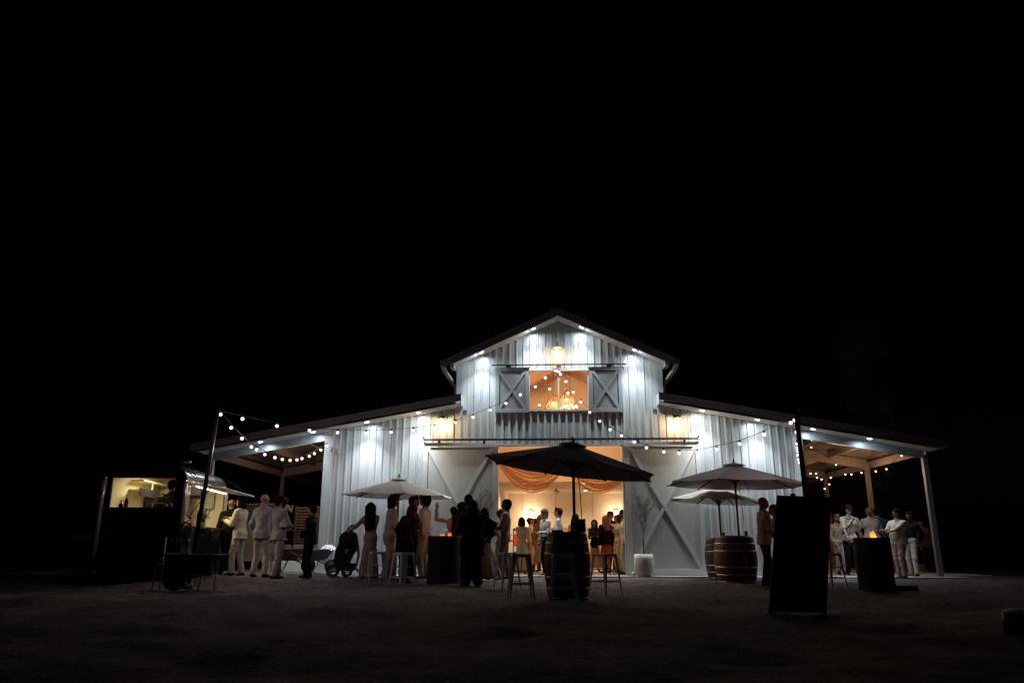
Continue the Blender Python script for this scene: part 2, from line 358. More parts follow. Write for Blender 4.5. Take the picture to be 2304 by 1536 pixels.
# the sheet is split at the openings so no rib crosses their edges
allm = MB()
for a, b in ((-W1, -W2), (-W2, -W3-.02), (-W3-.02, -.795), (-.795, .795), (.795, W3+.02), (W3+.02, W2), (W2, W1)):
    q = ribbed(front_seg, a, b, 0.0); allm.add(q.v, q.f)
obj('front_wall', allm, M['steel_sheet'], barn)
for s in (-1, 1):
    q = ribbed(lambda x, a, b: [((0.06, 0.06), (3.72, 3.72))], 0.0, 12.0, s*W1, ax='y', flip=-s); obj('side_wall', q, M['steel_sheet'], barn)
    q = ribbed(lambda x, a, b: [((4.4, 4.4), (5.52, 5.52))], 0.0, 12.0, s*W2, ax='y', flip=-s); obj('clerestory_wall', q, M['steel_sheet'], barn)
    # corner flashing posts
    c = MB(); c.box((min(s*W1, s*(W1-.20)), -0.035, 0.05), (max(s*W1, s*(W1-.20)), -0.030-0.0005, 3.74)); c.box((min(s*W1, s*(W1+.035)), -0.0352, 0.05), (max(s*W1, s*(W1+.035)), 0.2, 3.735))
    obj('corner_trim', c, M['trim'], barn)
    c = MB(); x0, x1 = sorted((s*(W2+.03), s*(W2-.26)))
    c.add([(x0, -.036, 4.28), (x1, -.036, 4.28), (x1, -.036, up_roof(x1)), (x0, -.036, up_roof(x0)), (x0, -.031, 4.28), (x1, -.031, 4.28), (x1, -.031, up_roof(x1)), (x0, -.031, up_roof(x0))],
          [(0, 1, 2, 3), (7, 6, 5, 4), (0, 4, 5, 1), (1, 5, 6, 2), (2, 6, 7, 3), (3, 7, 4, 0)])
    c.box((s*(W2+.02)-.02, -0.03, 4.35), (s*(W2+.02)+.02, 0.25, 5.5)); obj('corner_trim', c, M['trim'], barn)
bk = MB(); bk.add([(-W1, 12, .05), (W1, 12, .05), (W1, 12, 3.75), (W2, 12, 4.4), (W2, 12, 5.5), (0, 12, 6.75), (-W2, 12, 5.5), (-W2, 12, 4.4), (-W1, 12, 3.75)], [tuple(range(9))]); obj('rear_wall', bk, M['steel_sheet'], barn)

# --- roofs: sheet, barge board (fascia), soffit boards, gutter
def slope_part(name, pts, y0, y1, m, parent, th):     # pts: line in x,z; thickness th downwards
    mb = MB(); (xa, za), (xb, zb) = pts; mb.prism([(xa, za), (xb, zb), (xb, zb-th), (xa, za-th)], y0, y1); return obj(name, mb, m, parent)
UX = 3.05
upper = obj('upper_roof', MB().prism([(-UX, 5.535), (0, 6.945), (UX, 5.535), (UX, 5.475), (0, 6.885), (-UX, 5.475)], -0.50, 12.3), M['fascia'], barn)
for s in (-1, 1):
    xo = s*UX
    # barge board: two stepped strips
    obj('barge_board', MB().prism([(0, 6.955), (xo, 5.545), (xo, 5.385), (0, 6.795)], -0.525, -0.503), M['fascia'], upper)
    obj('barge_board', MB().prism([(0, 6.985), (xo, 5.575), (xo, 5.525), (0, 6.935)], -0.545, -0.527), M['fascia'], upper)
    # soffit: three boards running up the slope, small gaps, ends on a return box
    for k, (ya, yb) in enumerate(((-0.500, -0.345), (-0.335, -0.185), (-0.175, -0.031))):
        xe = s*2.80; dz = 0.0+0.012*(k % 2)
        obj('soffit_board', MB().prism([(0, 6.775-dz), (xe, 6.775-.46*2.8-dz), (xe, 6.755-.46*2.8-dz), (0, 6.755-dz)], ya, yb), M['soffit'], upper)
    b = MB(); b.box((min(s*2.80, s*2.90), -0.50, 5.36), (max(s*2.80, s*2.90), -0.02, 5.52)); obj('soffit_return', b, M['trim'], upper)
    g = MB(); gx0, gx1 = sorted((s*UX, s*(UX+.13)))
    g.box((gx0, -0.56, 5.40), (gx1, 12.3, 5.415)); g.box((gx0 if s < 0 else gx1-.012, -0.56, 5.415), (gx0+.012 if s < 0 else gx1, 12.3, 5.55)); g.box((gx0, -0.56, 5.415), (gx1, -0.545, 5.55))
    obj('gutter', g, M['fascia'], upper)
    d = MB(); d.beam((s*3.10, -0.40, 5.42), (s*3.06, -0.30, 5.28), .10, .07); d.beam((s*3.06, -0.30, 5.28), (s*2.83, 0.28, 4.98), .10, .07); d.beam((s*2.83, 0.28, 5.0), (s*2.83, 0.28, 4.5), .10, .07, up=(0, 1, 0)); obj('downpipe', d, M['trim'], upper)
LX = 9.62
def lz(x): return 4.60-0.181*(x-2.60)
for s in (-1, 1):
    rf = obj('veranda_roof', MB().prism([(s*2.78, lz(2.78)), (s*LX, lz(LX)), (s*LX, lz(LX)-.03), (s*2.78, lz(2.78)-.03)], -0.50, 12.3), M['fascia'], barn)
    obj('barge_board', MB().prism([(s*2.60, lz(2.6)+.01), (s*LX, lz(LX)+.01), (s*LX, lz(LX)-.15), (s*2.60, lz(2.6)-.15)], -0.525, -0.503), M['fascia'], rf)
    obj('barge_board', MB().prism([(s*2.585, lz(2.585)+.035), (s*LX, lz(LX)+.035), (s*LX, lz(LX)-.015), (s*2.585, lz(2.585)-.015)], -0.545, -0.527), M['fascia'], rf)
    for k, (ya, yb) in enumerate(((-0.500, -0.345), (-0.335, -0.185), (-0.175, -0.031))):
        dz = .012*(k % 2)
        obj('soffit_board', MB().prism([(s*2.60, lz(2.6)-.20-dz), (s*(LX-.12), lz(LX-.12)-.20-dz), (s*(LX-.12), lz(LX-.12)-.22-dz), (s*2.60, lz(2.6)-.22-dz)], ya, yb), M['soffit'], rf)
    obj('soffit_return', MB().box((min(s*2.585, s*2.60), -0.545, lz(2.6)-.26), (max(s*2.585, s*2.60), -0.02, lz(2.6)+.03)), M['trim'], rf)
    obj('soffit_return', MB().box((min(s*2.60, s*2.75), -0.20, 4.12), (max(s*2.60, s*2.75), -0.037, 4.37)), M['trim'], rf)
    g = MB(); gx0, gx1 = sorted((s*LX, s*(LX+.13)))
    g.box((gx0, -0.56, lz(LX)-.16), (gx1, 12.3, lz(LX)-.145)); g.box((gx0 if s < 0 else gx1-.012, -0.56, lz(LX)-.145), (gx0+.012 if s < 0 else gx1, 12.3, lz(LX)+.02)); g.box((gx0, -0.56, lz(LX)-.145), (gx1, -0.545, lz(LX)+.02))
    obj('gutter', g, M['fascia'], rf)
    # underside of the sheet over the veranda, slightly rippled metal
    u = MB(); nx = 40
    for j in range(60):
        for i in range(nx):
            pass
    us = []; xs_ = np.linspace(6.31, 9.58, 44); ys_ = np.linspace(0.05, 12.2, 90)
    vs = []
    for yy in ys_:
        for xx in xs_: vs.append((s*xx, yy, lz(xx)-.05-0.006*math.cos(yy*2*math.pi/0.3)-0.006*math.sin(xx*3+yy*1.7)))
    n = len(xs_); fs = [(j*n+i, j*n+i+1, (j+1)*n+i+1, (j+1)*n+i) for j in range(len(ys_)-1) for i in range(n-1)]
    obj('roof_underside', u.add(vs, fs, sm=True), M['foil'], rf)
    # front beam, posts, rafters and purlins
    def bz(x): return 3.755-0.176*(x-6.27)
    obj('veranda_beam', MB().prism([(s*6.31, bz(6.31)), (s*9.36, bz(9.36)), (s*9.36, bz(9.36)-.26), (s*6.31, bz(6.31)-.27)], -0.03, 0.03), M['galv'], barn)
    obj('closing_panel', MB().prism([(s*6.31, lz(6.31)-.035), (s*9.36, lz(9.36)-.035), (s*9.36, bz(9.36)), (s*6.31, bz(6.31))], .0, .02), M['galv'], barn)  # added to block veranda light leaking through the slit above the beam
    ysp = (0, 3.62, 7.24, 10.8) if s > 0 else (0, 5.6, 11.2)
    for yy in ysp:
        p = MB(); p.box((min(s*9.30, s*9.42), yy-.055, 0.05), (max(s*9.30, s*9.42), yy+.055, 2.97+.2*(yy > 0))); obj('post', p, M['timberish'] if yy else M['galv'], barn)
        if yy: obj('rafter', MB().prism([(s*6.31, bz(6.31)+.10), (s*9.36, bz(9.36)+.10), (s*9.36, bz(9.36)-.18), (s*6.31, bz(6.31)-.18)], yy-.04, yy+.04), M['timberish'], barn)
    for xx in (7.15, 8.25):
        q = MB(); q.box((s*xx-.035, .04, bz(xx)-.02), (s*xx+.035, 12.0, bz(xx)+.13)); obj('purlin', q, M['timberish'], barn)
    q = MB(); q.box((min(s*9.44, s*9.50), .04, bz(9.4)-.14), (max(s*9.44, s*9.50), 12.0, bz(9.4)+.06)); obj('eave_beam', q, M['timberish'], barn)

# --- sliding doors and loft shutters
def braced(name, x0, x1, z0, z1, y, m, fw, kind):
    fr = MB(); yb = y+.02
    pn = MB().box((x0+.01, y+.016, z0+.01), (x1-.01, y+.045, z1-.01)); d = obj(name, pn, m, barn)
    pm = m; m = M['door_rail_lit'] if kind else M['shutter_rail_lit']
    f = MB(); f.box((x0, y-.012, z0), (x0+fw, y+.0155, z1)); f.box((x1-fw, y-.012, z0), (x1, y+.0155, z1))
    f.box((x0+fw, y-.0115, z1-fw), (x1-fw, y+.0155, z1)); f.box((x0+fw, y-.0115, z0), (x1-fw, y+.0155, z0+fw)); obj('door_frame' if kind else 'shutter_frame', f, m, d, bevel=.004)
    m = M['door_rail_lit'] if kind else M['shutter_rail_lit']
    for (a, b, dy) in (((x0+fw, z0+fw), (x1-fw, z1-fw), 0), ((x0+fw, z1-fw), (x1-fw, z0+fw), -.0045)):
        v = MB(); dx, dz = b[0]-a[0], b[1]-a[1]; L = math.hypot(dx, dz); k = fw*.33; nx, nz = -dz/L*k, dx/L*k; ex, ez = dx/L*.0, dz/L*.0
        v.prism([(a[0]+nx, a[1]+nz), (b[0]+nx, b[1]+nz), (b[0]-nx, b[1]-nz), (a[0]-nx, a[1]-nz)], y-.006+dy*.6, y+.0155); obj('brace', v, m, d, bevel=.003)
    return d
dl = braced('sliding_door', -3.62, -1.645, 0.07, 3.40, -.075, M['door'], .125, 1)
dr = braced('sliding_door', 1.675, 3.65, 0.07, 3.40, -.075, M['door'], .125, 1)
braced('shutter', -1.72, -.805, 4.20, 5.44, -.07, M['shutter'], .105, 0)
braced('shutter', .805, 1.70, 4.20, 5.44, -.07, M['shutter'], .105, 0)
t = obj('door_track', MB().beam((-3.62, -.13, 3.475), (3.62, -.13, 3.475), .03, .055), M['black'], barn)
for x in (-3.62, 3.62): obj('track_stop', MB().box((x-.025, -.15, 3.50), (x+.025, -.11, 3.56)), M['black'], t)
for x in (-3.2, -2.0, 2.05, 3.25): obj('hanger', MB().box((x-.03, -.122, 3.36), (x+.03, -.115, 3.46)), M['black'], t)
t = obj('shutter_track', MB().beam((-1.82, -.12, 5.497), (1.82, -.12, 5.497), .025, .035), M['black'], barn)
for x in (-1.36, 1.36): obj('hanger', MB().box((x-.07, -.115, 5.43), (x+.07, -.105, 5.49)), M['black'], t)
# hooks and short wires left on the wall above the doors
for (x, z) in ((-2.18, 3.72), (0.03, 3.72), (2.0, 3.72)):
    obj('wall_hook', MB().tube([(x, -.03, z), (x-.02, -.07, z-.02), (x-.05, -.08, z-.19)], .006, 6), M['steel'], barn)
# door lining, lintel and side reveals
lin = MB(); lin.box((-W3-.02, .001, .05), (-W3, .22, 3.33)); lin.box((W3, .001, .05), (W3+.02, .22, 3.33)); lin.box((-W3-.02, -.032, 3.331), (W3+.02, .22, 3.36))
obj('door_lining', lin, M['trim'], barn)
# loft window: frame, mullion and two panes
lw = obj('loft_window', MB().box((-.815, -.045, 5.36), (.80, .06, 5.40)).box((-.815, -.055, 4.24), (.80, .06, 4.28)).box((-.815, -.045, 4.28), (-.785, .06, 5.36)).box((.77, -.045, 4.28), (.80, .06, 5.36)), M['trim'], barn)
obj('mullion', MB().box((-.03, -.03, 4.28), (.005, .05, 5.36)), M['trim'], lw)
for a, b in ((-.785, -.03), (.005, .77)): obj('pane', MB().box((a, .012, 4.28), (b, .016, 5.36)), M['glass'], lw)

# --- interior
inn = MB()
inn.box((-1.98, 4.05, .05), (-1.88, 9.0, 2.72)); obj('interior_wall', inn, M['plaster'], barn)
obj('interior_wall', MB().box((3.3, 4.05, .05), (3.4, 9.0, 2.72)), M['plaster'], barn)
bw = MB(); bw.box((-1.98, 9.0, .05), (3.4, 9.1, 2.75))
bwo = obj('interior_wall', bw, M['plaster'], barn)
for x in (-1.3, -.1, 1.35, 2.6): obj('panel_moulding', MB().box((x-.02, 8.985, .05), (x+.02, 8.999, 2.69)), M['plaster'], bwo)
obj('shelf_ledge', MB().box((-.9, 8.90, 1.42), (1.6, 8.998, 1.46)), M['ceiling'], bwo)
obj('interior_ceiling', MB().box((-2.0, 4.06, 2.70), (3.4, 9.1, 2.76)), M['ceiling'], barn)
# end wall above the flat ceiling, with the vault
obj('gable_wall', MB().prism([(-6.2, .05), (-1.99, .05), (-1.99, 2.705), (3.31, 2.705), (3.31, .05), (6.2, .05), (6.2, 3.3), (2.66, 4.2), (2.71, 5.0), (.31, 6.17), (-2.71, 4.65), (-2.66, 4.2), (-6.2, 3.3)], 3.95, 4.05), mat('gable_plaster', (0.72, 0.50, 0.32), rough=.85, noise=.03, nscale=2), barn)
for s in (-1, 1):
    za = 4.60 if s < 0 else 4.95
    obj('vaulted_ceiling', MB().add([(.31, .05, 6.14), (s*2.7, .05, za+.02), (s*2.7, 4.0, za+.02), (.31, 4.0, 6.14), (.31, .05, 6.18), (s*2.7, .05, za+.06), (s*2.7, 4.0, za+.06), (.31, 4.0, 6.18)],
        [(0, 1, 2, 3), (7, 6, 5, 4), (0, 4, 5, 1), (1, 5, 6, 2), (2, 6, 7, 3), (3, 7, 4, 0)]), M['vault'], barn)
    obj('aisle_ceiling', MB().prism([(s*2.7, 4.2), (s*6.2, 3.6), (s*6.2, 3.64), (s*2.7, 4.24)], .05, 4.0), M['ceiling'], barn)
    obj('lining_wall', MB().box((min(s*2.7, s*2.72), .05, 4.2), (max(s*2.7, s*2.72), 4.0, 5.1)), M['plaster'], barn)
    obj('lining_wall', MB().box((min(s*6.2, s*6.22), .05, .05), (max(s*6.2, s*6.22), 4.0, 3.6)), M['plaster'], barn)
obj('interior_floor', MB().box((-6.2, .0, .052), (6.2, 9.0, .058)), M['int_floor'], barn)
# lining behind the front sheet so the warm light stays inside
fl = MB()
for a, b, z0, z1 in ((-6.2, -W3-.03, .06, 3.6), (W3+.03, 6.2, .06, 3.6), (-2.7, -.82, 3.37, 5.0), (.81, 2.7, 3.37, 5.0), (-.82, .81, 3.37, 4.23), (-W3-.03, W3+.03, 3.365, 3.37)): fl.box((a, .03, z0), (b, .045, z1))
obj('front_lining', fl, M['plaster'], barn)

# drapes across the opening of the rear room
def drape(name, a, b, sag, label, y=1.05, yb=None):
    mb = MB(); n = 60; m = 64; vs = []; a = np.array(a); b = np.array(b)
    for j in range(m):
        v = j/(m-1)                              # 0 = top edge, 1 = bottom fold
        for i in range(n):
            u = i/(n-1); s_ = 4*u*(1-u); p = a*(1-u)+b*u
            z = p[2]-(0.10+.02*v)*v*2.0-(0.06+sag*v)*s_
            spread = 0.045*math.sin(v*52+u*3.2+1.1*math.sin(u*4+v*3))*(0.35+.65*s_)
            vs.append((p[0], p[1]+spread+.03*math.sin(v*17-u*5), z+.012*math.sin(v*52+1.3+math.sin(u*5))))
    fs = [(j*n+i, j*n+i+1, (j+1)*n+i+1, (j+1)*n+i) for j in range(m-1) for i in range(n-1)]
    mb.add(vs, fs, sm=True); o = obj(name, mb, M['drape'])
    o.location = (0, 0, 0); tag(o, label, 'drape', 'drapes across the doorway'); return o
pa, pb, pc, pd = at(1118, 1020, 1.2), at(1262, 1045, 1.2), at(1290, 1055, 1.2), at(1418, 1040, 1.2)
drape('drape', pa, pb, 0.62, 'swagged amber drape hanging at the left of the doorway behind the shaded umbrella')
drape('drape', pc, pd, 0.44, 'swagged amber drape hanging at the right of the doorway behind the shaded umbrella')

# ------------------------------------------------------------------ lamps of the barn
eave = [(590, 985), (708, 963), (828, 941), (943, 919), (1084, 790), (1200, 736), (1308, 735), (1427, 787), (1578, 916), (1701, 936), (1826, 957), (1952, 978)]
eave_lab = ['recessed eave light at the outer end of the left veranda', 'recessed eave light just left of the barn left corner', 'recessed eave light over the left wing, outer of two', 'recessed eave light over the left wing, nearest the gooseneck lamp',
            'recessed gable light low on the left slope', 'recessed gable light left of the ridge', 'recessed gable light right of the ridge', 'recessed gable light low on the right slope',
            'recessed eave light over the right wing, nearest the gooseneck lamp', 'recessed eave light over the right wing, outer of two', 'recessed eave light just right of the tall right pole', 'recessed eave light at the outer end of the right veranda']
def beam_profile(l, gain):                          # a downlight: wide spill plus a stronger narrow beam straight down
    l.use_nodes = True; t = l.node_tree; e = [n for n in t.nodes if n.type == 'EMISSION'][0]
    tc = t.nodes.new('ShaderNodeTexCoord'); sp = t.nodes.new('ShaderNodeSeparateXYZ'); ab = t.nodes.new('ShaderNodeMath'); ab.operation = 'ABSOLUTE'
    mr = t.nodes.new('ShaderNodeMapRange'); mr.interpolation_type = 'SMOOTHSTEP'; mr.inputs[1].default_value = .70; mr.inputs[2].default_value = 1.0; mr.inputs[3].default_value = 1.0; mr.inputs[4].default_value = gain
    t.links.new(tc.outputs['Normal'], sp.inputs[0]); t.links.new(sp.outputs[2], ab.inputs[0]); t.links.new(ab.outputs[0], mr.inputs[0]); pw = t.nodes.new('ShaderNodeMath'); pw.operation = 'POWER'; pw.inputs[1].default_value = 1.25; mu = t.nodes.new('ShaderNodeMath'); mu.operation = 'MULTIPLY'
    t.links.new(ab.outputs[0], pw.inputs[0]); t.links.new(pw.outputs[0], mu.inputs[0]); t.links.new(mr.outputs[0], mu.inputs[1]); t.links.new(mu.outputs[0], e.inputs[1])
e0 = None
for i, (px, py) in enumerate(eave):
    p = at(px, py, -0.30); x = p[0]
    z = (6.755-.46*abs(x) if abs(x) < 2.8 else lz(abs(x))-.22); sl = math.atan(.46 if abs(x) < 2.8 else .181)*(1 if x < 0 else -1)
    t = thing('eave_light', eave_lab[i], 'light', (x, -.395, z-.004), 0, 'cool white lights under the eaves'); t.rotation_euler = (0, -sl, 0)
    if e0 is None:
        e0 = (MB().torus((0, 0, -.003), .068, .008, 20, 6).mesh('trim_ring'), MB().lathe([(0, -.018), (.035, -.016), (.058, -.008), (.062, .0)], n=16).mesh('lens'))
    link('trim_ring', e0[0], M['trim'], t); link('lens', e0[1], M['e_eave'], t)
    on_wing = abs(x) > 6.3
    el = lamp('SPOT', 'eave_spot', (x, -.44, z-.03), 50*(0.7 if on_wing else 1), (0.84, 0.95, 1.0), None, .03, (R(4), 0, 0), 178, .12)
    beam_profile(el.data, 3.0 if on_wing else 7.0)
# gooseneck barn lamps
def gooseneck(px, py, label, power):
    p = at(px, py, -.36); x, z = p[0], p[2]
    t = thing('wall_lamp', label, 'lamp', (x, -.03, z+.12), 0, 'gooseneck wall lamps')
    obj('bracket', MB().lathe([(.05, 0), (.05, .02), (0, .025)], (0, 0, 0), 16, axis='y').tube([(0, -.01, 0), (0, -.12, .10), (0, -.24, .11), (0, -.32, .06), (0, -.33, .0)], .011, 8), M['black'], t)
    obj('lamp_shade', MB().lathe([(.028, .03), (.045, .01), (.06, -.03), (.11, -.065), (.15, -.075), (.152, -.082), (.11, -.072), (.055, -.04), (.02, .0)], (0, -.33, -.02), 24), M['brass'], t)
    obj('bulb', MB().sphere((0, -.33, -.10), (.034, .034, .045), 12), M['e_warm'], t)
    lamp('POINT', 'wall_lamp_light', (x, -.36, z+.12-.17), power, (1.0, 0.66, 0.34), None, .04)
gooseneck(992, 945, 'brass gooseneck lamp on the left wing above the left sliding door', 26)
gooseneck(1254, 785, 'brass gooseneck lamp under the ridge above the loft window', 14)
gooseneck(1525, 943, 'brass gooseneck lamp on the right wing above the right sliding door', 26)
# interior lamps
for i, (px, py) in enumerate(((1180, 1086), (1194, 1102), (1313, 1086), (1317, 1102))):
    p = atz(px, py, 2.70)
    t = thing('ceiling_light', ['round downlight seen through the left drape', 'round downlight at the tip of the left drape', 'round downlight touching the right drape', 'round downlight right of the umbrella pole, farther back'][i], 'light', (p[0], p[1], 2.695), 0, 'warm downlights in the flat ceiling')
    obj('lens', MB().lathe([(0, -.012), (.06, -.010), (.07, 0)], n=16), M['e_down'], t); obj('trim_ring', MB().torus((0, 0, -.002), .078, .010, 20, 6), M['white_p'], t)
    lamp('SPOT', 'downlight', (p[0], p[1], 2.67), 105, (1.0, .79, .57), None, .06, (0, 0, 0), 150, .6)
for i, (px, py, x1) in enumerate(((1195, 1160, 0), (1387, 1158, 0))):
    p = at(px, py, 8.93)
    t = thing('wall_sconce', ['glowing arched sconce on the back wall left of the doorway crowd', 'glowing arched sconce on the back wall near the right door edge'][i], 'lamp', (p[0], 8.93, p[2]), 0, 'arched wall sconces')
    obj('back_plate', MB().box((-.09, .03, -.15), (.09, .06, .18)), M['brass'], t)
    obj('lamp_shade', MB().prism([(.07*math.cos(a), .10+.08*math.sin(a)) for a in np.linspace(0, math.pi, 12)]+[(-.07, -.14), (.07, -.14)], -.05, .028), M['e_sconce'], t)
    lamp('POINT', 'sconce_light', (p[0], 8.72, p[2]), 22, (1.0, .78, .55), None, .08)
fan = thing('ceiling_fan', 'white ceiling fan with thin blades left of the umbrella pole', 'fan', (*at(1252, 1100, 6.4)[:2], 2.70))
obj('motor', MB().lathe([(.02, 0), (.02, -.06), (.09, -.08), (.11, -.13), (.09, -.19), (0, -.20)], n=20), M['white_p'], fan)
for k in range(3):
    a = k*2.094+.15; obj('blade', MB().beam((math.cos(a)*.1, math.sin(a)*.1, -.14), (math.cos(a)*.72, math.sin(a)*.72, -.13), .12, .01), M['plaster'], fan)
def pendant(px, py, y, r, h, label):
    p = at(px, py, y); t = thing('pendant_lamp', label, 'lamp', (p[0], y, p[2]), 0, 'woven pendant lamps in the loft')
    sh = MB(); prof = [(.22, h*.5), (.5, h*.42), (.72, h*.22), (.9, 0), (1.0, -h*.28), (1.0, -h*.5)]
    for k in range(22):                       # woven rings
        u = k/21*(len(prof)-1); i = min(int(u), len(prof)-2); f = u-i; rr = (prof[i][0]*(1-f)+prof[i+1][0]*f)*r; z = prof[i][1]*(1-f)+prof[i+1][1]*f
        sh.torus((0, 0, z), rr, .0085, 28, 5)
    for k in range(26):
        a = 2*math.pi*k/26; sh.tube([(q*r*math.cos(a), q*r*math.sin(a), z) for q, z in prof], .0045, 4)
    obj('lamp_shade', sh, M['rattan'], t); obj('bulb', MB().sphere((0, 0, .02), .045, 12), M['e_warm'], t)
    obj('cord', MB().tube([(0, 0, h*.5), (0, 0, 5.95-p[2])], .006, 5), M['black'], t)
    lamp('POINT', 'pendant_light', (p[0], y, p[2]-.04), 16, (1.0, .62, .32), None, .05)
pendant(1245, 908, 2.5, .25, .50, 'woven dome pendant cut by the loft window sill, left of the mullion')
pendant(1275, 899, 2.2, .245, .48, 'woven dome pendant seen right of the loft window mullion')
ch = thing('chandelier', 'black ring chandelier with small glowing bulbs low in the loft window', 'chandelier', tuple(at(1283, 919, 1.5)))
obj('ring', MB().torus((0, 0, 0), .19, .012, 28, 6).tube([(-.19, 0, 0), (.19, 0, 0)], .008, 5).tube([(0, 0, 0), (0, 0, 1.2)], .006, 5), M['black'], ch)
for k in range(8):
    a = k*math.pi/4+.2; obj('bulb', MB().sphere((.19*math.cos(a), .19*math.sin(a), .055), .026, 10), M['e_warm'], ch)
for i, (px, py, y) in enumerate(((1237, 875, 3.2), (1213, 911, 3.0), (1278, 884, 1.9), (1261, 842, 2.6))):
    p = at(px, py, y); t = thing('globe_lamp', ['small round globe lamp high left in the loft window', 'small round globe lamp low left in the loft window', 'small round globe lamp over the right woven pendant', 'small round globe lamp by the top of the mullion'][i], 'lamp', tuple(p), 0, 'globe lamps inside the loft')
    obj('globe', MB().sphere((0, 0, 0), .027, 12), M['e_warm'], t); obj('cord', MB().tube([(0, 0, .026), (0, 0, max(.1, 5.2-p[2]))], .003, 4), M['white_p'], t)
for x in (-3.8, 3.8): lamp('POINT', 'aisle_fill', (x, 2.2, 3.2), 25, (1.0, .68, .40), None, .1)  # unseen fill lamps in the side aisles, no fixtures
lamp('POINT', 'hall_fill', (.3, 1.6, 3.9), 135, (1.0, .72, .46), None, .15)  # unseen fill lamp for the front hall, no fixture

# ================================================================== POLES AND FESTOONS
def pole(name, base, top, r, label):
    t = thing(name, label, 'pole', tuple(base)); b = Vector(top)-Vector(base)
    obj('pole', MB().tube([(0, 0, -.05), b], [r, r*.8], 10), M['matt_black'], t)
    s_ = b.normalized(); obj('guy_wire', MB().tube([b*.35+Vector((r+.012, -.01, 0)), b+Vector((r*.8+.006, -.01, .06))], .006, 5), M['steel'], t)
    obj('footing', MB().lathe([(r*2.4, -.04), (r*2.2, .05), (r*1.2, .07)], n=14), M['black'], t)
    return Vector(top)
LP = at(491, 922, -5.2); b0 = at(432, 1262, -5.2); lb = b0+(b0-LP)*((b0[2]-ground_z(b0[0], -5.2))/(LP[2]-b0[2]))
LPt = pole('light_pole', lb, LP, .042, 'thin black leaning festoon pole standing beside the food trailer')
RP = at(1791, 924, -5.6); b0 = at(1813, 1115, -5.6); rb = b0+(b0-RP)*((b0[2]-ground_z(b0[0], -5.6))/(RP[2]-b0[2]))
RPt = pole('light_pole', rb, RP, .052, 'thick black festoon pole standing behind the black sign board')
bulb_me = MB().sphere((0, 0, -.075), (.036, .036, .036), 12).mesh('bulb'); sock_me = MB().lathe([(.008, .0), (.022, -.006), (.024, -.04), (.017, -.048)], n=10).mesh('socket')
def festoon(label, pix, A, B, warm=False, r=1.0, cable_ends=True, sag_pts=None):
    """bulb pixels in order, depth interpolated between the two fixings"""
    A, B = Vector(A), Vector(B); n = len(pix); pts = []
    ds = [0]
    allp = [(None, A)]+[(q, None) for q in pix]+[(None, B)]
    # cumulative image x distance as depth parameter
    def pj(v):
        w = np.array(v)-CAM; z = w@CF; return (1152+FPX*(w@CR)/z, 768-FPX*(w@CU)/z)
    pa, pb = pj(A), pj(B); tot = 0; cum = []; last = pa
    for q in pix: tot += math.hypot(q[0]-last[0], q[1]-last[1]); cum.append(tot); last = q
    tot += math.hypot(pb[0]-last[0], pb[1]-last[1])
    t = thing('string_light', label, 'string lights', tuple(A), 0, 'festoon light strings')
    wp = [A]
    for q, c in zip(pix, cum):
        y = A.y+(B.y-A.y)*c/max(tot, 1e-6); p = Vector(at(q[0], q[1], y)); hang = p+Vector((0, 0, .075*r)); wp.append(hang)
        o = bpy.data.objects.new('bulb', bulb_me); COL.objects.link(o); o.parent = t; o.location = hang-A; o.scale = (r, r, r); o.rotation_euler = (random.uniform(-.15, .15), random.uniform(-.15, .15), 0)
        if not bulb_me.materials: bulb_me.materials.append(M['e_bulb'])
        if warm: o.material_slots[0].link = 'OBJECT'; o.material_slots[0].material = M['e_bulb_warm']
        k = bpy.data.objects.new('socket', sock_me); COL.objects.link(k); k.parent = o
        if not sock_me.materials: sock_me.materials.append(M['black'])
    wp.append(B); dense = []
    for i in range(len(wp)-1):
        for k in range(4): dense.append(wp[i].lerp(wp[i+1], k/4)-A-Vector((0, 0, .012*math.sin(math.pi*k/4))))
    dense.append(B-A); obj('cable', MB().tube(dense, .006, 6), M['black'], t); return t
LOFT = Vector((0, -.16, 5.38)); LC = Vector((-6.29, -.06, 3.40)); RC = Vector((6.30, -.05, 3.35))
obj('string_bracket', MB().box((-.06, -.17, 5.40), (.06, -.10, 5.47)), M['brass'], barn)
festoon('festoon string from the left pole up across the left wing to the loft window', [(545, 942), (622, 958), (696, 968), (760, 973), (823, 974), (879, 972), (930, 968), (978, 961), (1026, 950), (1064, 938), (1102, 922), (1138, 907), (1170, 888), (1205, 870), (1227, 850), (1250, 834)], LPt, LOFT)
festoon('festoon string sagging from the left pole to the barn left corner', [(495, 932), (520, 962), (544, 986), (566, 1005), (577, 1011), (596, 1022), (619, 1029), (636, 1033), (652, 1035), (667, 1034), (680, 1031), (696, 1026), (708, 1020), (722, 1012), (735, 1002)], LPt, LC)
festoon('festoon string from the loft window down across the right wing to the right pole', [(1258, 836), (1261, 842), (1274, 858), (1290, 882), (1307, 904), (1328, 927), (1349, 947), (1373, 966), (1398, 980), (1426, 994), (1455, 1007), (1493, 1016), (1529, 1019), (1569, 1018), (1613, 1010), (1665, 998), (1719, 977), (1780, 951)], LOFT, RPt)
festoon('festoon string dropping steeply from the right pole to the barn right corner', [(1787, 945), (1791, 972), (1793, 998), (1794, 1007), (1795, 1015), (1796, 1023), (1798, 1033), (1799, 1040), (1802, 1047)], RPt, RC, r=.95)
va = Vector((6.5, .35, 3.45)); vb = Vector((9.2, .3, 2.98))
festoon('warm festoon string looping under the front of the right veranda', [(1827, 990), (1826, 1006), (1881, 1045), (1902, 1067), (1915, 1067), (1938, 1063), (1970, 1060), (1994, 1055), (2028, 1025)], (6.4, .6, 3.40), (9.25, .3, 2.98), warm=True, r=.62)
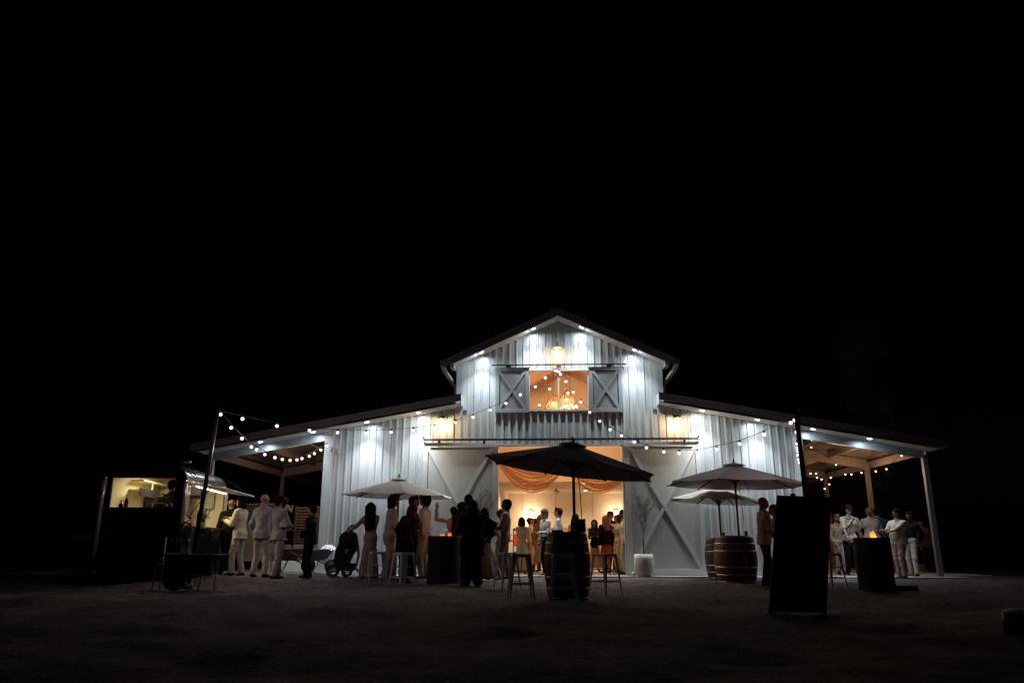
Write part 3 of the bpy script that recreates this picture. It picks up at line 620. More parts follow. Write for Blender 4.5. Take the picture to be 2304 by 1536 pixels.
festoon('warm festoon string farther back under the right veranda', [(1824, 1065), (1836, 1065), (1838, 1074), (1848, 1078), (1870, 1074), (1866, 1089), (1855, 1099)], (6.5, 4.2, 3.3), (9.2, 7.0, 2.9), warm=True, r=.75)
for (x, y, z, w) in ((7.6, 1.2, 2.95, 16), (8.8, 2.6, 2.85, 12), (7.6, 5.2, 2.9, 14)): lamp('POINT', 'veranda_string_glow', (x, y, z), w*1.5, (1.0, .56, .32), None, .25)
for q in ((-6.35, -5.7, 2.95), (-6.9, -3.6, 3.0)): lamp('POINT', 'festoon_glow', q, 32 if q[1] < -5.5 else 8, (1.0, .72, .74), None, .12)
for q in ((4.3, -4.9, 2.9),): lamp('POINT', 'festoon_glow', q, 6, (1.0, .72, .74), None, .12)
lamp('POINT', 'left_veranda_glow', (-7.6, 2.2, 2.5), 26, (1.0, .60, .42), None, .3)  # unseen lamp for the warm light under the left veranda; no string hangs there

# ================================================================== UMBRELLAS
def umbrella(label, X, Y, ztop, r, m, h=.40, tilt=0, tdir=0, rot=.1, vent=True, base_z=None, rope=False, drop=0.0, lean=0):
    gz = ground_z(X, Y) if base_z is None else base_z
    t = thing('umbrella', label, 'umbrella', (X, Y, gz), 0, 'market umbrellas'); H = ztop-gz
    Rm = Matrix.Translation((lean*.0, 0, H)) @ Matrix.Rotation(tdir, 4, 'Z') @ Matrix.Rotation(tilt, 4, 'Y') @ Matrix.Rotation(-tdir, 4, 'Z')
    tips = [(r*math.cos(rot+k*math.pi/4), r*math.sin(rot+k*math.pi/4), -h-drop) for k in range(8)]
    cn = MB(); n = 12; m_ = 8
    for k in range(8):
        a, b = Vector(tips[k]), Vector(tips[(k+1) % 8]); vs = []; fs = []
        for i in range(n+1):
            u = i/n; ring = .02+.98*u
            for j in range(m_+1):
                w = j/m_; p = a.lerp(b, w)*ring; e = 4*w*(1-w)
                z = -h*(.93*ring+.07*ring*ring)-.02*e*ring; q = Vector((p.x, p.y, z)); q.x *= 1-.02*e*ring; q.y *= 1-.02*e*ring
                vs.append(q)
        for i in range(n):
            for j in range(m_): fs.append((i*(m_+1)+j, i*(m_+1)+j+1, (i+1)*(m_+1)+j+1, (i+1)*(m_+1)+j))
        cn.add([Rm @ v for v in vs], fs, sm=False)
    me = cn.mesh('canopy'); bm = bmesh.new(); bm.from_mesh(me); bmesh.ops.remove_doubles(bm, verts=bm.verts, dist=.0008); bmesh.ops.recalc_face_normals(bm, faces=bm.faces); bm.to_mesh(me); bm.free()
    c = link('canopy', me, m, t); sd = c.modifiers.new('thick', 'SOLIDIFY'); sd.thickness = .004
    if vent:
        v = MB(); rv = r*.17
        for k in range(8):
            a0 = rot+k*math.pi/4; a1 = a0+math.pi/4
            v.add([Rm @ Vector((0, 0, .045)), Rm @ Vector((rv*math.cos(a0), rv*math.sin(a0), -.018)), Rm @ Vector((rv*.93*math.cos((a0+a1)/2), rv*.93*math.sin((a0+a1)/2), -.035)), Rm @ Vector((rv*math.cos(a1), rv*math.sin(a1), -.018))], [(0, 1, 2, 3)])
        vo = obj('vent', v, m, c); vo.modifiers.new('thick', 'SOLIDIFY').thickness = .004
    zz = Vector((0, 0, H))
    pl = MB().tube([(0, 0, .0), (0, 0, H-.40)], .024, 12).tube([(0, 0, H-.41), tuple(Rm @ Vector((0, 0, .08)))], .023, 12)
    obj('pole', pl, M['pole_wood'], t)
    hub = obj('hub', MB().lathe([(.03, H-.44), (.05, H-.42), (.05, H-.36), (.03, H-.34)], n=12), M['pole_wood'], t)
    obj('finial', MB().lathe([(.012, .03), (.012, .07), (.024, .08), (.010, .10), (.016, .112), (0, .125)], tuple(Rm @ Vector((0, 0, 0))), 10), M['black'], t)
    for k in range(8):
        a = Vector((0, 0, -.03)); b = Vector(tips[k]); b.z += -.018; b = b*1.0
        e = Rm @ b; rib = obj('rib', MB().beam(Rm @ a, e, .020, .028), M['pole_wood'], t)
        mid = Rm @ (b*.33); obj('strut', MB().beam(Vector((.03*math.cos(rot+k*math.pi/4), .03*math.sin(rot+k*math.pi/4), H-.39)), mid, .016, .022), M['pole_wood'], rib)
    if rope: obj('pull_cord', MB().tube([(.05, -.02, H-.25), (.10, -.03, H-.8), (.12, -.03, H-1.25)], .007, 6), M['umb_white'], t)
    return t
p = at(1290, 1210, -8.0)
umbrella('shaded umbrella standing in the central barrel in front of the open doors', p[0]+.02, -8.02, 2.30, 1.38, M['umb_shaded'], h=.38, tilt=R(7.2), tdir=0, rot=.30, rope=True)
umbrella('half shaded umbrella over the larger right barrel, in front of a paler one', 3.72, -3.3, 2.47, 1.50, M['umb_half_shaded'], h=.43, tilt=R(1.5), rot=.35, rope=True)
umbrella('cream umbrella over the guests left of the left sliding door', -3.86, -2.0, 2.29, 1.30, M['umb_white'], h=.40, tilt=R(1.2), rot=.30)
umbrella('cream umbrella mostly hidden behind the half shaded one', at(1622, 1200, -1.5)[0], -1.5, 2.13, 1.18, M['umb_white'], h=.34, tilt=R(3), rot=.25)

# ================================================================== BARRELS AND DRUMS
def barrel(label, X, Y, h, r, gz=None, group='oak wine barrels'):
    gz = ground_z(X, Y) if gz is None else gz; t = thing('wine_barrel', label, 'barrel', (X, Y, gz), random.uniform(0, 6), group)
    def rad(u): return r*(.83+.17*math.sin(math.pi*min(max(u, 0), 1))**.85)
    n = 30; zs = np.linspace(0, 1, 18); mb = MB(); vs = []; fs = []
    for u in zs:
        for k in range(n*2):
            a = math.pi*k/n; q = rad(u)-(0.004 if k % 2 else 0); vs.append((q*math.cos(a), q*math.sin(a), u*h))
    N = 2*n
    for i in range(len(zs)-1):
        for k in range(N): fs.append((i*N+k, i*N+(k+1) % N, (i+1)*N+(k+1) % N, (i+1)*N+k))
    mb.add(vs, fs, sm=False); obj('staves', mb, M['oak'], t)
    obj('lid', MB().lathe([(0, h-.012), (rad(1)-.03, h-.012), (rad(1)-.03, h-.0)], n=32).lathe([(rad(1)-.03, h-.02), (rad(1)-.029, h), (rad(1)-.001, h)], n=32), M['oak'], t)
    for u, w in ((.03, .035), (.17, .04), (.33, .045), (.67, .045), (.83, .04), (.97, .035)):
        obj('hoop', MB().lathe([(rad(u-w/2)+.001, (u-w/2)*h), (rad(u-w/2)+.0055, (u-w/2)*h), (rad(u+w/2)+.0055, (u+w/2)*h), (rad(u+w/2)+.001, (u+w/2)*h)], n=40), M['hoop'], t)
    return t
barrel('dark wine barrel holding the shaded umbrella, in front of the open doorway', -.02, -8.02, .995, .35)
barrel('wide wine barrel under the half shaded umbrella, nearer of the right pair', 3.68, -3.02, .97, .45)
barrel('narrower red brown barrel half hidden behind the wide right barrel', at(1622, 1260, -1.5)[0], -1.5, .92, .36)
def drum(label, X, Y, r, h, flames, name='fire_drum', lean=0):
    gz = ground_z(X, Y); t = thing(name, label, 'fire drum', (X, Y, gz), .4, 'steel fire drums')
    prof = []
    for k in range(25):
        z = h*k/24; rr = r+(.010 if k in (8, 16) else 0)+(.006 if k in (0, 24) else 0); prof.append((rr, z))
    prof += [(r-.008, h), (r-.008, h*.5), (0, h*.5)]
    b = obj('drum_body', MB().lathe(prof, n=40), M['rust_drum'], t)
    for k in range(5):
        a = k*1.3; obj('log', MB().tube([(.75*r*math.cos(a), .75*r*math.sin(a), h*.62), (-.45*r*math.cos(a), -.45*r*math.sin(a), h*.62+.22)], .045, 8), M['black'], t)
    for (fx, fy, fh, w, m) in flames:
        f = MB()
        for q in range(4):
            rs = random.Random(int(fx*100)+q*7); pts = []; rad = []
            for k in range(9):
                u = k/8; pts.append((fx+(q-1.5)*w*.7+w*.6*math.sin(u*5+q*2)*u, fy+w*.4*math.cos(u*4+q), h*.80+(fh*(.62+.38*rs.random())+h*.2)*u)); rad.append(w*(math.sin(math.pi*min(1, u*.85+.18))**1.2)*.62+.002)
            f.tube(pts, rad, 10)
        obj('flame', f, m, t)
        lamp('POINT', 'fire_light', (X+fx, Y+fy, gz+h+.12), 3.0 if X < 0 else 9.0, (1.0, .32, .08), None, .08)
    return t
drum('black fire drum between the standing guests left of the doorway', -2.52, -3.6, .35, .97, [(-.05, -.05, .05, .03, M['flame']), (.15, .1, .09, .03, M['flame'])])
drum('tall black fire drum burning beside the men at the right veranda', 5.90, -4.7, .325, .955, [(.07, .02, .17, .055, M['flame'])])
tr = MB().box((6.10, -5.05, 0), (6.52, -4.5, .09)); o = obj('brick_plinth', tr, M['rust_drum'], bevel=.02); o.location = (0, 0, ground_z(6, -4.8)); tag(o, 'low dark plinth on the ground beside the right fire drum', 'plinth')

# ================================================================== STOOLS
def make_stool(m):
    t = thing('bar_stool', 'x', 'stool'); H = .665
    seat = MB(); s = .155
    vs = []; n = 8
    pts = []
    for cx, cy, a0 in ((s-.035, s-.035, 0), (-s+.035, s-.035, 90), (-s+.035, -s+.035, 180), (s-.035, -s+.035, 270)):
        for k in range(5): a = R(a0+k*22.5); pts.append((cx+.035*math.cos(a), cy+.035*math.sin(a)))
    N = len(pts); vs = [(x*.985, y*.985, H) for x, y in pts]+[(x, y, H-.008) for x, y in pts]+[(x*1.03, y*1.03, H-.05) for x, y in pts]+[(x*1.0, y*1.0, H-.05) for x, y in pts]+[(x*.97, y*.97, H-.01) for x, y in pts]
    fs = [tuple(range(N))]
    for L in range(4): fs += [(L*N+(k+1) % N, L*N+k, (L+1)*N+k, (L+1)*N+(k+1) % N) for k in range(N)]
    obj('seat', seat.add(vs, fs), m, t)
    for sx in (-1, 1):
        for sy in (-1, 1):
            # folded angle leg: two tapering flanges
            a = Vector((sx*.148, sy*.148, H-.03)); b = Vector((sx*.205, sy*.205, 0)); wt, wb = .062, .026
            lm = MB(); th = .003
            for (dx, dy) in ((-sx, 0), (0, -sy)):
                A = a+Vector((dx*wt, dy*wt, 0)); B = b+Vector((dx*wb, dy*wb, 0)); nn = Vector((0, -sy*th, 0)) if dx else Vector((-sx*th, 0, 0))
                lm.add([a, b, B, A, a+nn, b+nn, B+nn, A+nn], [(0, 1, 2, 3), (7, 6, 5, 4), (0, 4, 5, 1), (1, 5, 6, 2), (2, 6, 7, 3), (3, 7, 4, 0)])
            lm.box((b.x-.016-(.006*sx), b.y-.016-(.006*sy), 0), (b.x+.016-(.006*sx), b.y+.016-(.006*sy), .012)); obj('leg', lm, m, t)
    z = .21; q = .183
    for a, b in (((-q, -q), (q, -q)), ((q, -q), (q, q)), ((q, q), (-q, q)), ((-q, q), (-q, -q))): obj('foot_rail', MB().beam((a[0], a[1], z), (b[0], b[1], z), .006, .024), m, t)
    z = .40; obj('cross_brace', MB().beam((-.15, -.15, z), (.15, .15, z), .004, .02).beam((-.15, .15, z+.003), (.15, -.15, z+.003), .004, .02), m, t)
    return t
stool_m = mat('white_stool_paint', (0.74, 0.72, 0.76), rough=.38, noise=.06, nscale=8)
st0 = None
for px, py, rz, lab, sc in ((847, 1317, .35, 'white metal stool by the woman in the long cream dress', 1.0), (906, 1324, .8, 'white metal stool under the long haired woman in the dark coat', 1.0),
        (1141, 1322, .5, 'white metal stool half hidden behind another left of the central barrel', 1), (1172, 1344, .15, 'white metal stool standing just left of the central barrel, in front', 1),
        (1268, 1357, .05, 'white metal stool pushed close in front of the central barrel', 1), (1363, 1336, .72, 'white metal stool standing right of the central barrel', 1), (1873, 1324, .45, 'metal stool partly hidden behind the black sign board', 1)):
    p = on_ground(px, py)
    g = 'white metal bar stools'
    if st0 is None: st0 = make_stool(stool_m); st0.location = (p[0], p[1], ground_z(p[0], p[1])); st0.rotation_euler.z = rz; tag(st0, lab, group=g); s = st0
    else: s = dup(st0, (p[0], p[1], ground_z(p[0], p[1])), rz, lab, g)

# ================================================================== SIGN BOARD (seen from behind)
bl, br = Vector(atz(1729, 1383, -.04)), Vector(atz(1858, 1386, -.04)); tl, tr_ = Vector(at(1748, 1114, -10.42)), Vector(at(1870, 1118, -10.42))
mbm = (bl+br)/2; sg = thing('sign_board', 'tall black sign board leaning back on the dirt, its dark rear face turned to us', 'sign', tuple(mbm))
wd = (br-bl).normalized(); upv = ((tl+tr_)/2-mbm).normalized(); nrm = Vector((0, 1, 0))
def lerp4(a, b): return (bl*(1-a)+br*a)*(1-b)+(tl*(1-a)+tr_*a)*b-mbm
def slab4(a0, a1, b0, b1, d0, d1):
    vs = [lerp4(a, b)+nrm*d for d in (d0, d1) for a, b in ((a0, b0), (a1, b0), (a1, b1), (a0, b1))]
    return MB().add(vs, [(3, 2, 1, 0), (4, 5, 6, 7), (0, 1, 5, 4), (1, 2, 6, 5), (2, 3, 7, 6), (3, 0, 4, 7)])
obj('board_panel', slab4(0, 1, .03, 1, 0, .018), M['sign'], sg)
fr = slab4(0, .05, 0, 1, -.016, -.001)
for q in (slab4(.95, 1, 0, 1, -.016, -.001), slab4(.05, .95, .955, 1, -.016, -.001), slab4(.05, .95, .03, .075, -.016, -.001)): fr.add(q.v, q.f)
obj('frame', fr, M['sign'], sg)
for a in (.3, .8): obj('clip', MB().lathe([(.03, -.004), (.034, .02), (.02, .03), (0, .032)], tuple(lerp4(a, 1)+Vector((0, .008, 0))), 12), M['black'], sg)
obj('prop_leg', MB().beam(lerp4(.5, .93)+Vector((0, .03, 0)), lerp4(.5, 0)+Vector((.0, .75, 0.0)), .03, .03), M['sign'], sg)

# ================================================================== FOOD TRAILER
TZ = R(8.15); T0 = Vector((-7.81, -4.5, 0)); TW = 1.64
ctr = T0+Matrix.Rotation(TZ, 3, 'Z') @ Vector((-TW/2, 0, 0))
tz0 = ground_z(-9, -3)
trl = thing('food_trailer', 'rounded silver food trailer with a lit rear window and raised serving hatch', 'food trailer', (ctr.x, ctr.y, tz0), TZ)
ZB, ZT = .36-tz0, 2.42-tz0; HW = TW/2; TL_ = 3.75
def section(sc=1.0, drop=0.0, inset=0.0, n=8):
    r = .40; rb = .14; w = (HW-inset)*sc; zt = ZT-inset-drop; zb = ZB+inset; pts = []
    # start right side above the hatch going up over the roof to the left and round the belly
    for k in range(n+1): a = math.pi/2*k/n; pts.append((w-r+r*math.cos(a), zt-r+r*math.sin(a)))
    for k in range(n+1): a = math.pi/2+math.pi/2*k/n; pts.append((-w+r+r*math.cos(a), zt-r+r*math.sin(a)))
    for k in range(5): a = math.pi+math.pi/2*k/4; pts.append((-w+rb+rb*math.cos(a), zb+rb+rb*math.sin(a)))
    for k in range(5): a = 1.5*math.pi+math.pi/2*k/4; pts.append((w-rb+rb*math.cos(a), zb+rb+rb*math.sin(a)))
    pts.append((w, 1.14-tz0)); pts.append((w, 1.98-tz0)); return pts
ys = [0.0, .03, .30, .52, 1.0, 1.5, 2.0, 2.5, 2.95, 3.1, 3.3, 3.5, 3.62, 3.70, 3.75]
def shell(inset, yy, far):
    mb = MB(); vs = []; N = len(section())
    for y in yy:
        e = max(0, (y-3.1)/.65); k = 1-.0*e; q = math.sqrt(max(0, 1-e*e)) if e > 0 else 1
        sc = .55+.45*q if far else 1; dr = (1-q)*.9 if far else 0
        for x, z in section(sc, dr, inset): vs.append((x, y, z))
    fs = []
    for i in range(len(yy)-1):
        for j in range(N):
            j2 = (j+1) % N
            if j == N-2 and yy[i] >= .30-1e-6 and yy[i+1] <= 2.96: continue       # serving hatch opening
            fs.append((i*N+j, i*N+j2, (i+1)*N+j2, (i+1)*N+j))
    if far: fs.append(tuple((len(yy)-1)*N+j for j in range(N)))
    return mb.add(vs, fs, sm=True), N
sh_, N = shell(0, ys, True); 
for qi, q in enumerate(sh_.f):
    c = [sh_.v[k] for k in q]
    if len(q) == 4 and sum(v[0] for v in c)/4 > HW-.2 and max(v[2] for v in c) < 1.15-tz0+.02: sh_.mi[qi] = 1
body = obj('body', sh_, [M['chrome'], M['trailer_dark']], trl)
es = body.modifiers.new('edge', 'EDGE_SPLIT'); es.split_angle = R(50)
lin_, N = shell(.03, [.02, .30, .52, 1.0, 1.5, 2.0, 2.5, 2.95, 3.05], False)
lin_.f.append([(8)*N+j for j in range(N)]); lin_.mi.append(0); lin_.sm.append(False)
obj('lining', lin_, M['cream_wall'], trl)
# near end face: panel coloured like the black sky it reflects, with a window hole; pixels of the window unprojected on the face
WX0, WX1, WZ0, WZ1 = -.65, .60, 1.50-tz0, 2.09-tz0
sec = section()
def end_face(y0, inset, m, name):
    s_ = section(1, 0, inset); mb = MB(); bm = bmesh.new()
    outer = [bm.verts.new((x, y0, z)) for x, z in s_]
    eo = [bm.edges.new((outer[i], outer[(i+1) % len(outer)])) for i in range(len(outer))]
    hole = [bm.verts.new((x, y0, z)) for x, z in ((WX0, WZ0), (WX1, WZ0), (WX1, WZ1), (WX0, WZ1))]
    eh = [bm.edges.new((hole[i], hole[(i+1) % 4])) for i in range(4)]
    bmesh.ops.triangle_fill(bm, edges=eo+eh, use_beauty=True)
    me = bpy.data.meshes.new(name); bm.to_mesh(me); bm.free(); o = link(name, me, m, trl); md = o.modifiers.new('thick', 'SOLIDIFY'); md.thickness = .02; md.offset = 0; return o
end_face(-.001, 0.004, M['trailer_dark'], 'end_panel')
# polished corner tubes of the near end
for pts in ([(-HW+.02, -.02, 1.98-tz0+.10), (-HW+.0, -.02, 1.7-tz0), (-HW+.0, -.02, .52-tz0)], [(HW-.01, -.02, 1.98-tz0+.05), (HW-.0, -.02, 1.7-tz0), (HW-.0, -.02, .9-tz0)]):
    obj('corner_tube', MB().tube(pts, .048, 18), M['tube_chrome'], trl)
    obj('corner_cap', MB().sphere(pts[0], .055, 12), M['chrome'], trl)
obj('roof_rail', MB().box((-.45, -.03, ZT+.005), (HW-.12, .12, ZT+.03)), M['trailer_dark'], trl)
obj('roof_rail_end', MB().box((HW-.118, -.03, ZT+.000), (HW+.02, .10, ZT+.035)), M['steel'], trl)
wf = MB()
for a, b, c, d in ((WX0-.03, WX1+.03, WZ1, WZ1+.03), (WX0-.03, WX1+.03, WZ0-.03, WZ0), (WX0-.03, WX0, WZ0, WZ1), (WX1, WX1+.03, WZ0, WZ1)): wf.box((a, -.022, c), (b, .02, d))
win = obj('rear_window', wf, M['black'], trl); obj('pane', MB().box((WX0, .0, WZ0), (WX1, .004, WZ1)), M['glass'], win)
# belly skirt, wheels, bumper, drawbar lights
obj('skirt', MB().box((-HW+.06, .05, .10-tz0+.02), (HW-.05, 3.0, ZB+.03)), M['trailer_dark'], trl)
for s in (-1, 1):
    w = obj('wheel', MB().lathe([(.16, -.09), (.29, -.09), (.31, -.06), (.31, .06), (.29, .09), (.16, .09)], (s*(HW-.12), 1.9, .31), 24, axis='x'), M['rubber'], trl); obj('rim', MB().lathe([(0, -.05), (.16, -.08), (.16, .08), (0, .05)], (s*(HW-.12), 1.9, .31), 20, axis='x'), M['steel'], w)
obj('bumper', MB().box((-HW-.40, -.03, .86-tz0), (-HW-.08, .10, .98-tz0)).box((-HW-.1, .03, .90-tz0), (-HW+.02, .07, .95-tz0)), M['steel'], trl)
# hatch awning, struts, counter
HX = HW+.70
ht = MB(); ht.add([(HW+.0, .28, 2.03-tz0), (HX, .28, 1.935-tz0), (HX, 3.0, 1.935-tz0), (HW+.0, 3.0, 2.03-tz0), (HW+.0, .28, 1.995-tz0), (HX, .28, 1.90-tz0), (HX, 3.0, 1.90-tz0), (HW+.0, 3.0, 1.995-tz0)],
   [(0, 1, 2, 3), (7, 6, 5, 4), (0, 4, 5, 1), (1, 5, 6, 2), (2, 6, 7, 3), (3, 7, 4, 0)]); hatch = obj('hatch', ht, M['umb_white'], trl, bevel=.01)
obj('strut', MB().tube([(HW-.12, 3.1, 2.36-tz0), (HX-.08, 2.9, 1.95-tz0)], .008, 6).tube([(HW, .34, 1.3-tz0), (HX-.3, .34, 1.95-tz0)], .010, 6), M['black'], hatch)
obj('light_strip', MB().box((HW+.04, .5, 1.955-tz0), (HW+.065, 2.8, 1.97-tz0)), M['e_tube'], hatch)
obj('serving_counter', MB().box((HW-.05, .25, 1.10-tz0), (HW+.26, 2.98, 1.135-tz0)), M['wood_warm'], trl)
# inner fittings
bnch = MB().box((-HW+.05, .04, ZB+.05), (-HW+.45, 2.9, WZ0-.10)).box((-HW+.05, .04, WZ0-.10), (HW-.08, .40, WZ0-.07)); obj('bench', bnch, M['cream_wall'], trl)
obj('grill', MB().box((-.30, 1.0, WZ0-.30), (.16, 1.5, WZ0+.13)).box((-.12, 1.1, WZ0+.13), (.14, 1.5, WZ0+.30)), M['dark_obj'], trl, bevel=.01)
obj('shelf', MB().box((-HW+.04, 1.2, 1.93-tz0), (-HW+.33, 2.9, 1.95-tz0)).box((-HW+.04, 1.2, 2.13-tz0), (-HW+.33, 2.9, 2.16-tz0)).box((-HW+.3, 1.8, 1.95-tz0), (-HW+.32, 1.83, 2.13-tz0)), M['cream_wall'], trl)
obj('coffee_machine', MB().box((-.35, 2.2, WZ0-.05), (.10, 2.7, WZ0+.22)).box((-.18, 2.3, WZ0+.22), (.12, 2.75, WZ0+.42)), M['dark_obj'], trl, bevel=.01)
obj('upper_shelf_bay', MB().box((-HW+.34, 1.0, WZ0+.30), (-HW+.36, 2.2, WZ0+.47)), M['dark_obj'], trl)
obj('knife_rack', MB().box((-.62, 3.0, WZ0+.28), (-.22, 3.03, WZ0+.44)), M['dark_obj'], trl)
obj('wall_cabinet', MB().box((-.12, 2.75, 1.92-tz0), (.30, 3.0, 2.15-tz0)), M['dark_obj'], trl, bevel=.01)
obj('grey_panel', MB().box((.34, 2.98, 1.62-tz0), (.56, 3.03, 1.98-tz0)), M['concrete'], trl)
obj('fridge', MB().box((-HW+.08, 2.1, ZB+.1), (-HW+.45, 2.95, 1.93-tz0)), M['dark_obj'], trl, bevel=.01)
obj('menu_strip', MB().box((HW-.031, 2.985, 1.25-tz0), (HW+.001, 3.20, 1.95-tz0)), M['cream_wall'], trl)
lamp('AREA', 'trailer_light', (0, 1.5, ZT-.12), 26, (1.0, .85, .52), trl, .5)
obj('ceiling_tube', MB().box((-.03, .8, ZT-.075), (.03, 2.4, ZT-.055)), M['e_tube'], trl)
lamp('AREA', 'hatch_light', (HW+.16, 1.6, 1.93-tz0), 3, (1.0, .84, .45), trl, .3)
# things standing inside and on the counter
Tm = Matrix.Translation((ctr.x, ctr.y, tz0)) @ Matrix.Rotation(TZ, 4, 'Z')
def tw(x, y, z): return tuple(Tm @ Vector((x, y, z)))
def bottle(label, x, y, z, h, r, m, grp='bottles in the food trailer', name='bottle', world=False):
    t = thing(name, label, 'bottle', (x, y, z) if world else tw(x, y, z), 0, grp)
    obj('glass_body', MB().lathe([(0, 0), (r, .002), (r, h*.58), (r*.8, h*.68), (r*.33, h*.78), (r*.3, h*.97), (0, h*.97)], n=14), m, t)
    obj('cap', MB().lathe([(r*.36, h*.93), (r*.36, h), (0, h)], n=10), M['black'], t); return t
bottle('dark wine bottle with a pale label behind the trailer rear window', -.42, .22, WZ0-.07, .34, .04, M['brown_glass'])
bottle('shorter dark bottle beside the wine bottle in the trailer window', -.52, .22, WZ0-.07, .22, .045, M['brown_glass'])
bottle('red bottle with a white cap at the right of the trailer window', .50, .14, WZ0-.07, .20, .045, M['red_bottle'])
bw_ = thing('glass_bowl', 'big clear bowl holding a dark and red mix behind the trailer window', 'bowl', tw(.27, .2, WZ0-.07))
obj('bowl', MB().lathe([(.05, 0), (.12, .03), (.155, .09), (.14, .16), (.137, .16), (.15, .09), (.115, .035), (0, .008)], n=22), M['tglass'], bw_)
obj('contents', MB().sphere((0, 0, .075), (.125, .125, .06), 16), M['brown_glass'], bw_); obj('red_slice', MB().box((-.06, -.05, .13), (.07, .05, .165)), M['red_bottle'], bw_, bevel=.01)
jg = thing('juice_jar', 'orange juice jar with a green top on the trailer counter', 'jar', tw(HW-.02, .55, 1.135-tz0)); obj('jar', MB().lathe([(.05, 0), (.06, .02), (.06, .13), (.04, .16)], n=16), M['orange'], jg); obj('lid', MB().lathe([(.042, .16), (.042, .2), (0, .21)], n=14), M['leaf'], jg)
def bouquet(label, loc, r, n, name='flower_bouquet', seed=1):
    t = thing(name, label, 'flowers', loc); rs = random.Random(seed); f = MB(); g = MB()
    obj('vase', MB().lathe([(.04, 0), (.055, .05), (.05, .12), (.035, .15)], n=14), M['tglass'], t)
    for k in range(n):
        a, e = rs.uniform(0, 6.28), rs.uniform(0, 1); q = r*math.sqrt(e); c = Vector((q*math.cos(a), q*math.sin(a), .17+rs.uniform(0, r*1.5)))
        if k % 3:
            for j in range(7):
                b = j*.9; f.add([c, c+Vector((.028*math.cos(b), .028*math.sin(b), .012)), c+Vector((.026*math.cos(b+.9), .026*math.sin(b+.9), .016))], [(0, 1, 2)])
            f.sphere(tuple(c), .010, 6)
        else:
            for j in range(6):
                b = rs.uniform(0, 6.28); d = Vector((math.cos(b), math.sin(b), rs.uniform(-.5, .8)))*.05; sd = Vector((-math.sin(b), math.cos(b), 0))*.014; g.add([c, c+d*.5+sd, c+d, c+d*.5-sd], [(0, 1, 2, 3)])
        g.tube([(0, 0, .1), tuple(c)], .003, 4)
    obj('blossoms', f, M['petal'], t); obj('leaves', g, M['leaf'], t); return t
bouquet('white flower arrangement on the trailer serving counter', tw(HW+.13, .95, 1.135-tz0), .14, 60, seed=4)
dp = thing('drink_dispenser', 'clear drink dispenser standing on the trailer counter behind the flowers', 'dispenser', tw(HW-.02, 1.25, 1.135-tz0))
obj('tank', MB().lathe([(.07, .0), (.08, .03), (.08, .30), (.05, .34)], n=18), M['tglass'], dp); obj('lid', MB().lathe([(.085, .335), (.085, .36), (0, .37)], n=18), M['cream_wall'], dp)
# pale blocks and slab pieces showing under the trailer
for (px, py, w, h, lab) in ((163, 1286, .52, .15, 'pale block on the ground at the left end of the trailer'), (345, 1289, .30, .15, 'pale block under the trailer by the chair legs')):
    p = on_ground(px, py) if px > 300 else at(px, py, -3.2); o = obj('concrete_block', MB().box((-w/2, 0, -.03), (w/2, .22, h)), M['block'], bevel=.01); o.location = (p[0], p[1] if px < 300 else -2.3, ground_z(p[0], -2.5)+.01)
    if px > 300: q = at(px, py, -2.3); o.location.x = q[0]
    tag(o, lab, 'block', 'pale concrete blocks')

# ================================================================== TABLE, CHAIR, CRATES BY THE TRAILER
TBX, TBY = at(436, 1245, -6.5)[0], -6.45; tzg = ground_z(TBX, TBY)
tb = thing('folding_table', 'black topped folding table with thin crossed metal legs in front of the food trailer', 'table', (TBX, TBY, tzg))
ztab = at(436, 1246, TBY-.3)[2]-tzg
obj('table_top', MB().box((-.50, -.28, ztab-.03), (.50, .28, ztab)), M['black'], tb, bevel=.01)
for a, b, y in (((.02, .36), (.14, .02), -.30), ((-.02, .02), (.20, .50), -.22)): pass
for x0, x1, y in ((-.10, .12, -.24), (.02, .26, -.20)):
    obj('leg', MB().tube([(x0, y, ztab-.24), (x1, y-.02, .0)], .008, 8), M['steel'], tb)
for x0, x1, y in ((.30, .20, -.2), (.36, .36, .1), (-.38, -.36, .2)): obj('leg', MB().tube([(x0, y, ztab-.03), (x1, y, .0)], .010, 8), M['black'], tb)
obj('storage_bin', MB().box((-.48, -.15, .30), (.36, .24, ztab-.031)), M['black_fab'], tb, bevel=.02)
ty = thing('cart_tyre', 'black rubber tyre standing on the dirt under the left end of the table', 'tyre', (at(390, 1325, -6.3)[0], -6.3, ground_z(-7, -6.3)))
obj('tyre', MB().torus((0, 0, .215), .155, .058, 30, 10, axis='y'), M['rubber'], ty); obj('rim', MB().lathe([(0, -.03), (.12, -.04), (.12, .04), (0, .03)], (0, 0, .215), 20, axis='y'), M['black'], ty)
cx = at(388, 1250, -6.0)[0]; cg = ground_z(cx, -5.9)
chr_ = thing('metal_chair', 'grey metal folding chair with a slatted back beside the table', 'chair', (cx, -5.9, cg), .15)
zt = at(388, 1208, -5.9)[2]-cg
obj('backrest', MB().beam((-.20, .02, zt), (.20, .02, zt), .016, .022).beam((-.20, .02, zt-.10), (.20, .02, zt-.10), .012, .014).beam((-.10, .02, zt), (-.10, .02, zt-.1), .01, .012, up=(0, 1, 0)).beam((.0, .02, zt), (.0, .02, zt-.1), .01, .012, up=(0, 1, 0)).beam((.10, .02, zt), (.10, .02, zt-.1), .01, .012, up=(0, 1, 0)), M['hoop'], chr_)
obj('seat', MB().box((-.19, -.36, .43), (.19, .0, .45)), M['hoop'], chr_, bevel=.005)
for s in (-1, 1): obj('leg', MB().tube([(s*.20, .02, zt), (s*.20, .0, .44), (s*.205, -.04, 0)], .011, 8), M['hoop'], chr_); obj('leg', MB().tube([(s*.19, -.34, .43), (s*.20, -.42, 0)], .011, 8), M['hoop'], chr_)
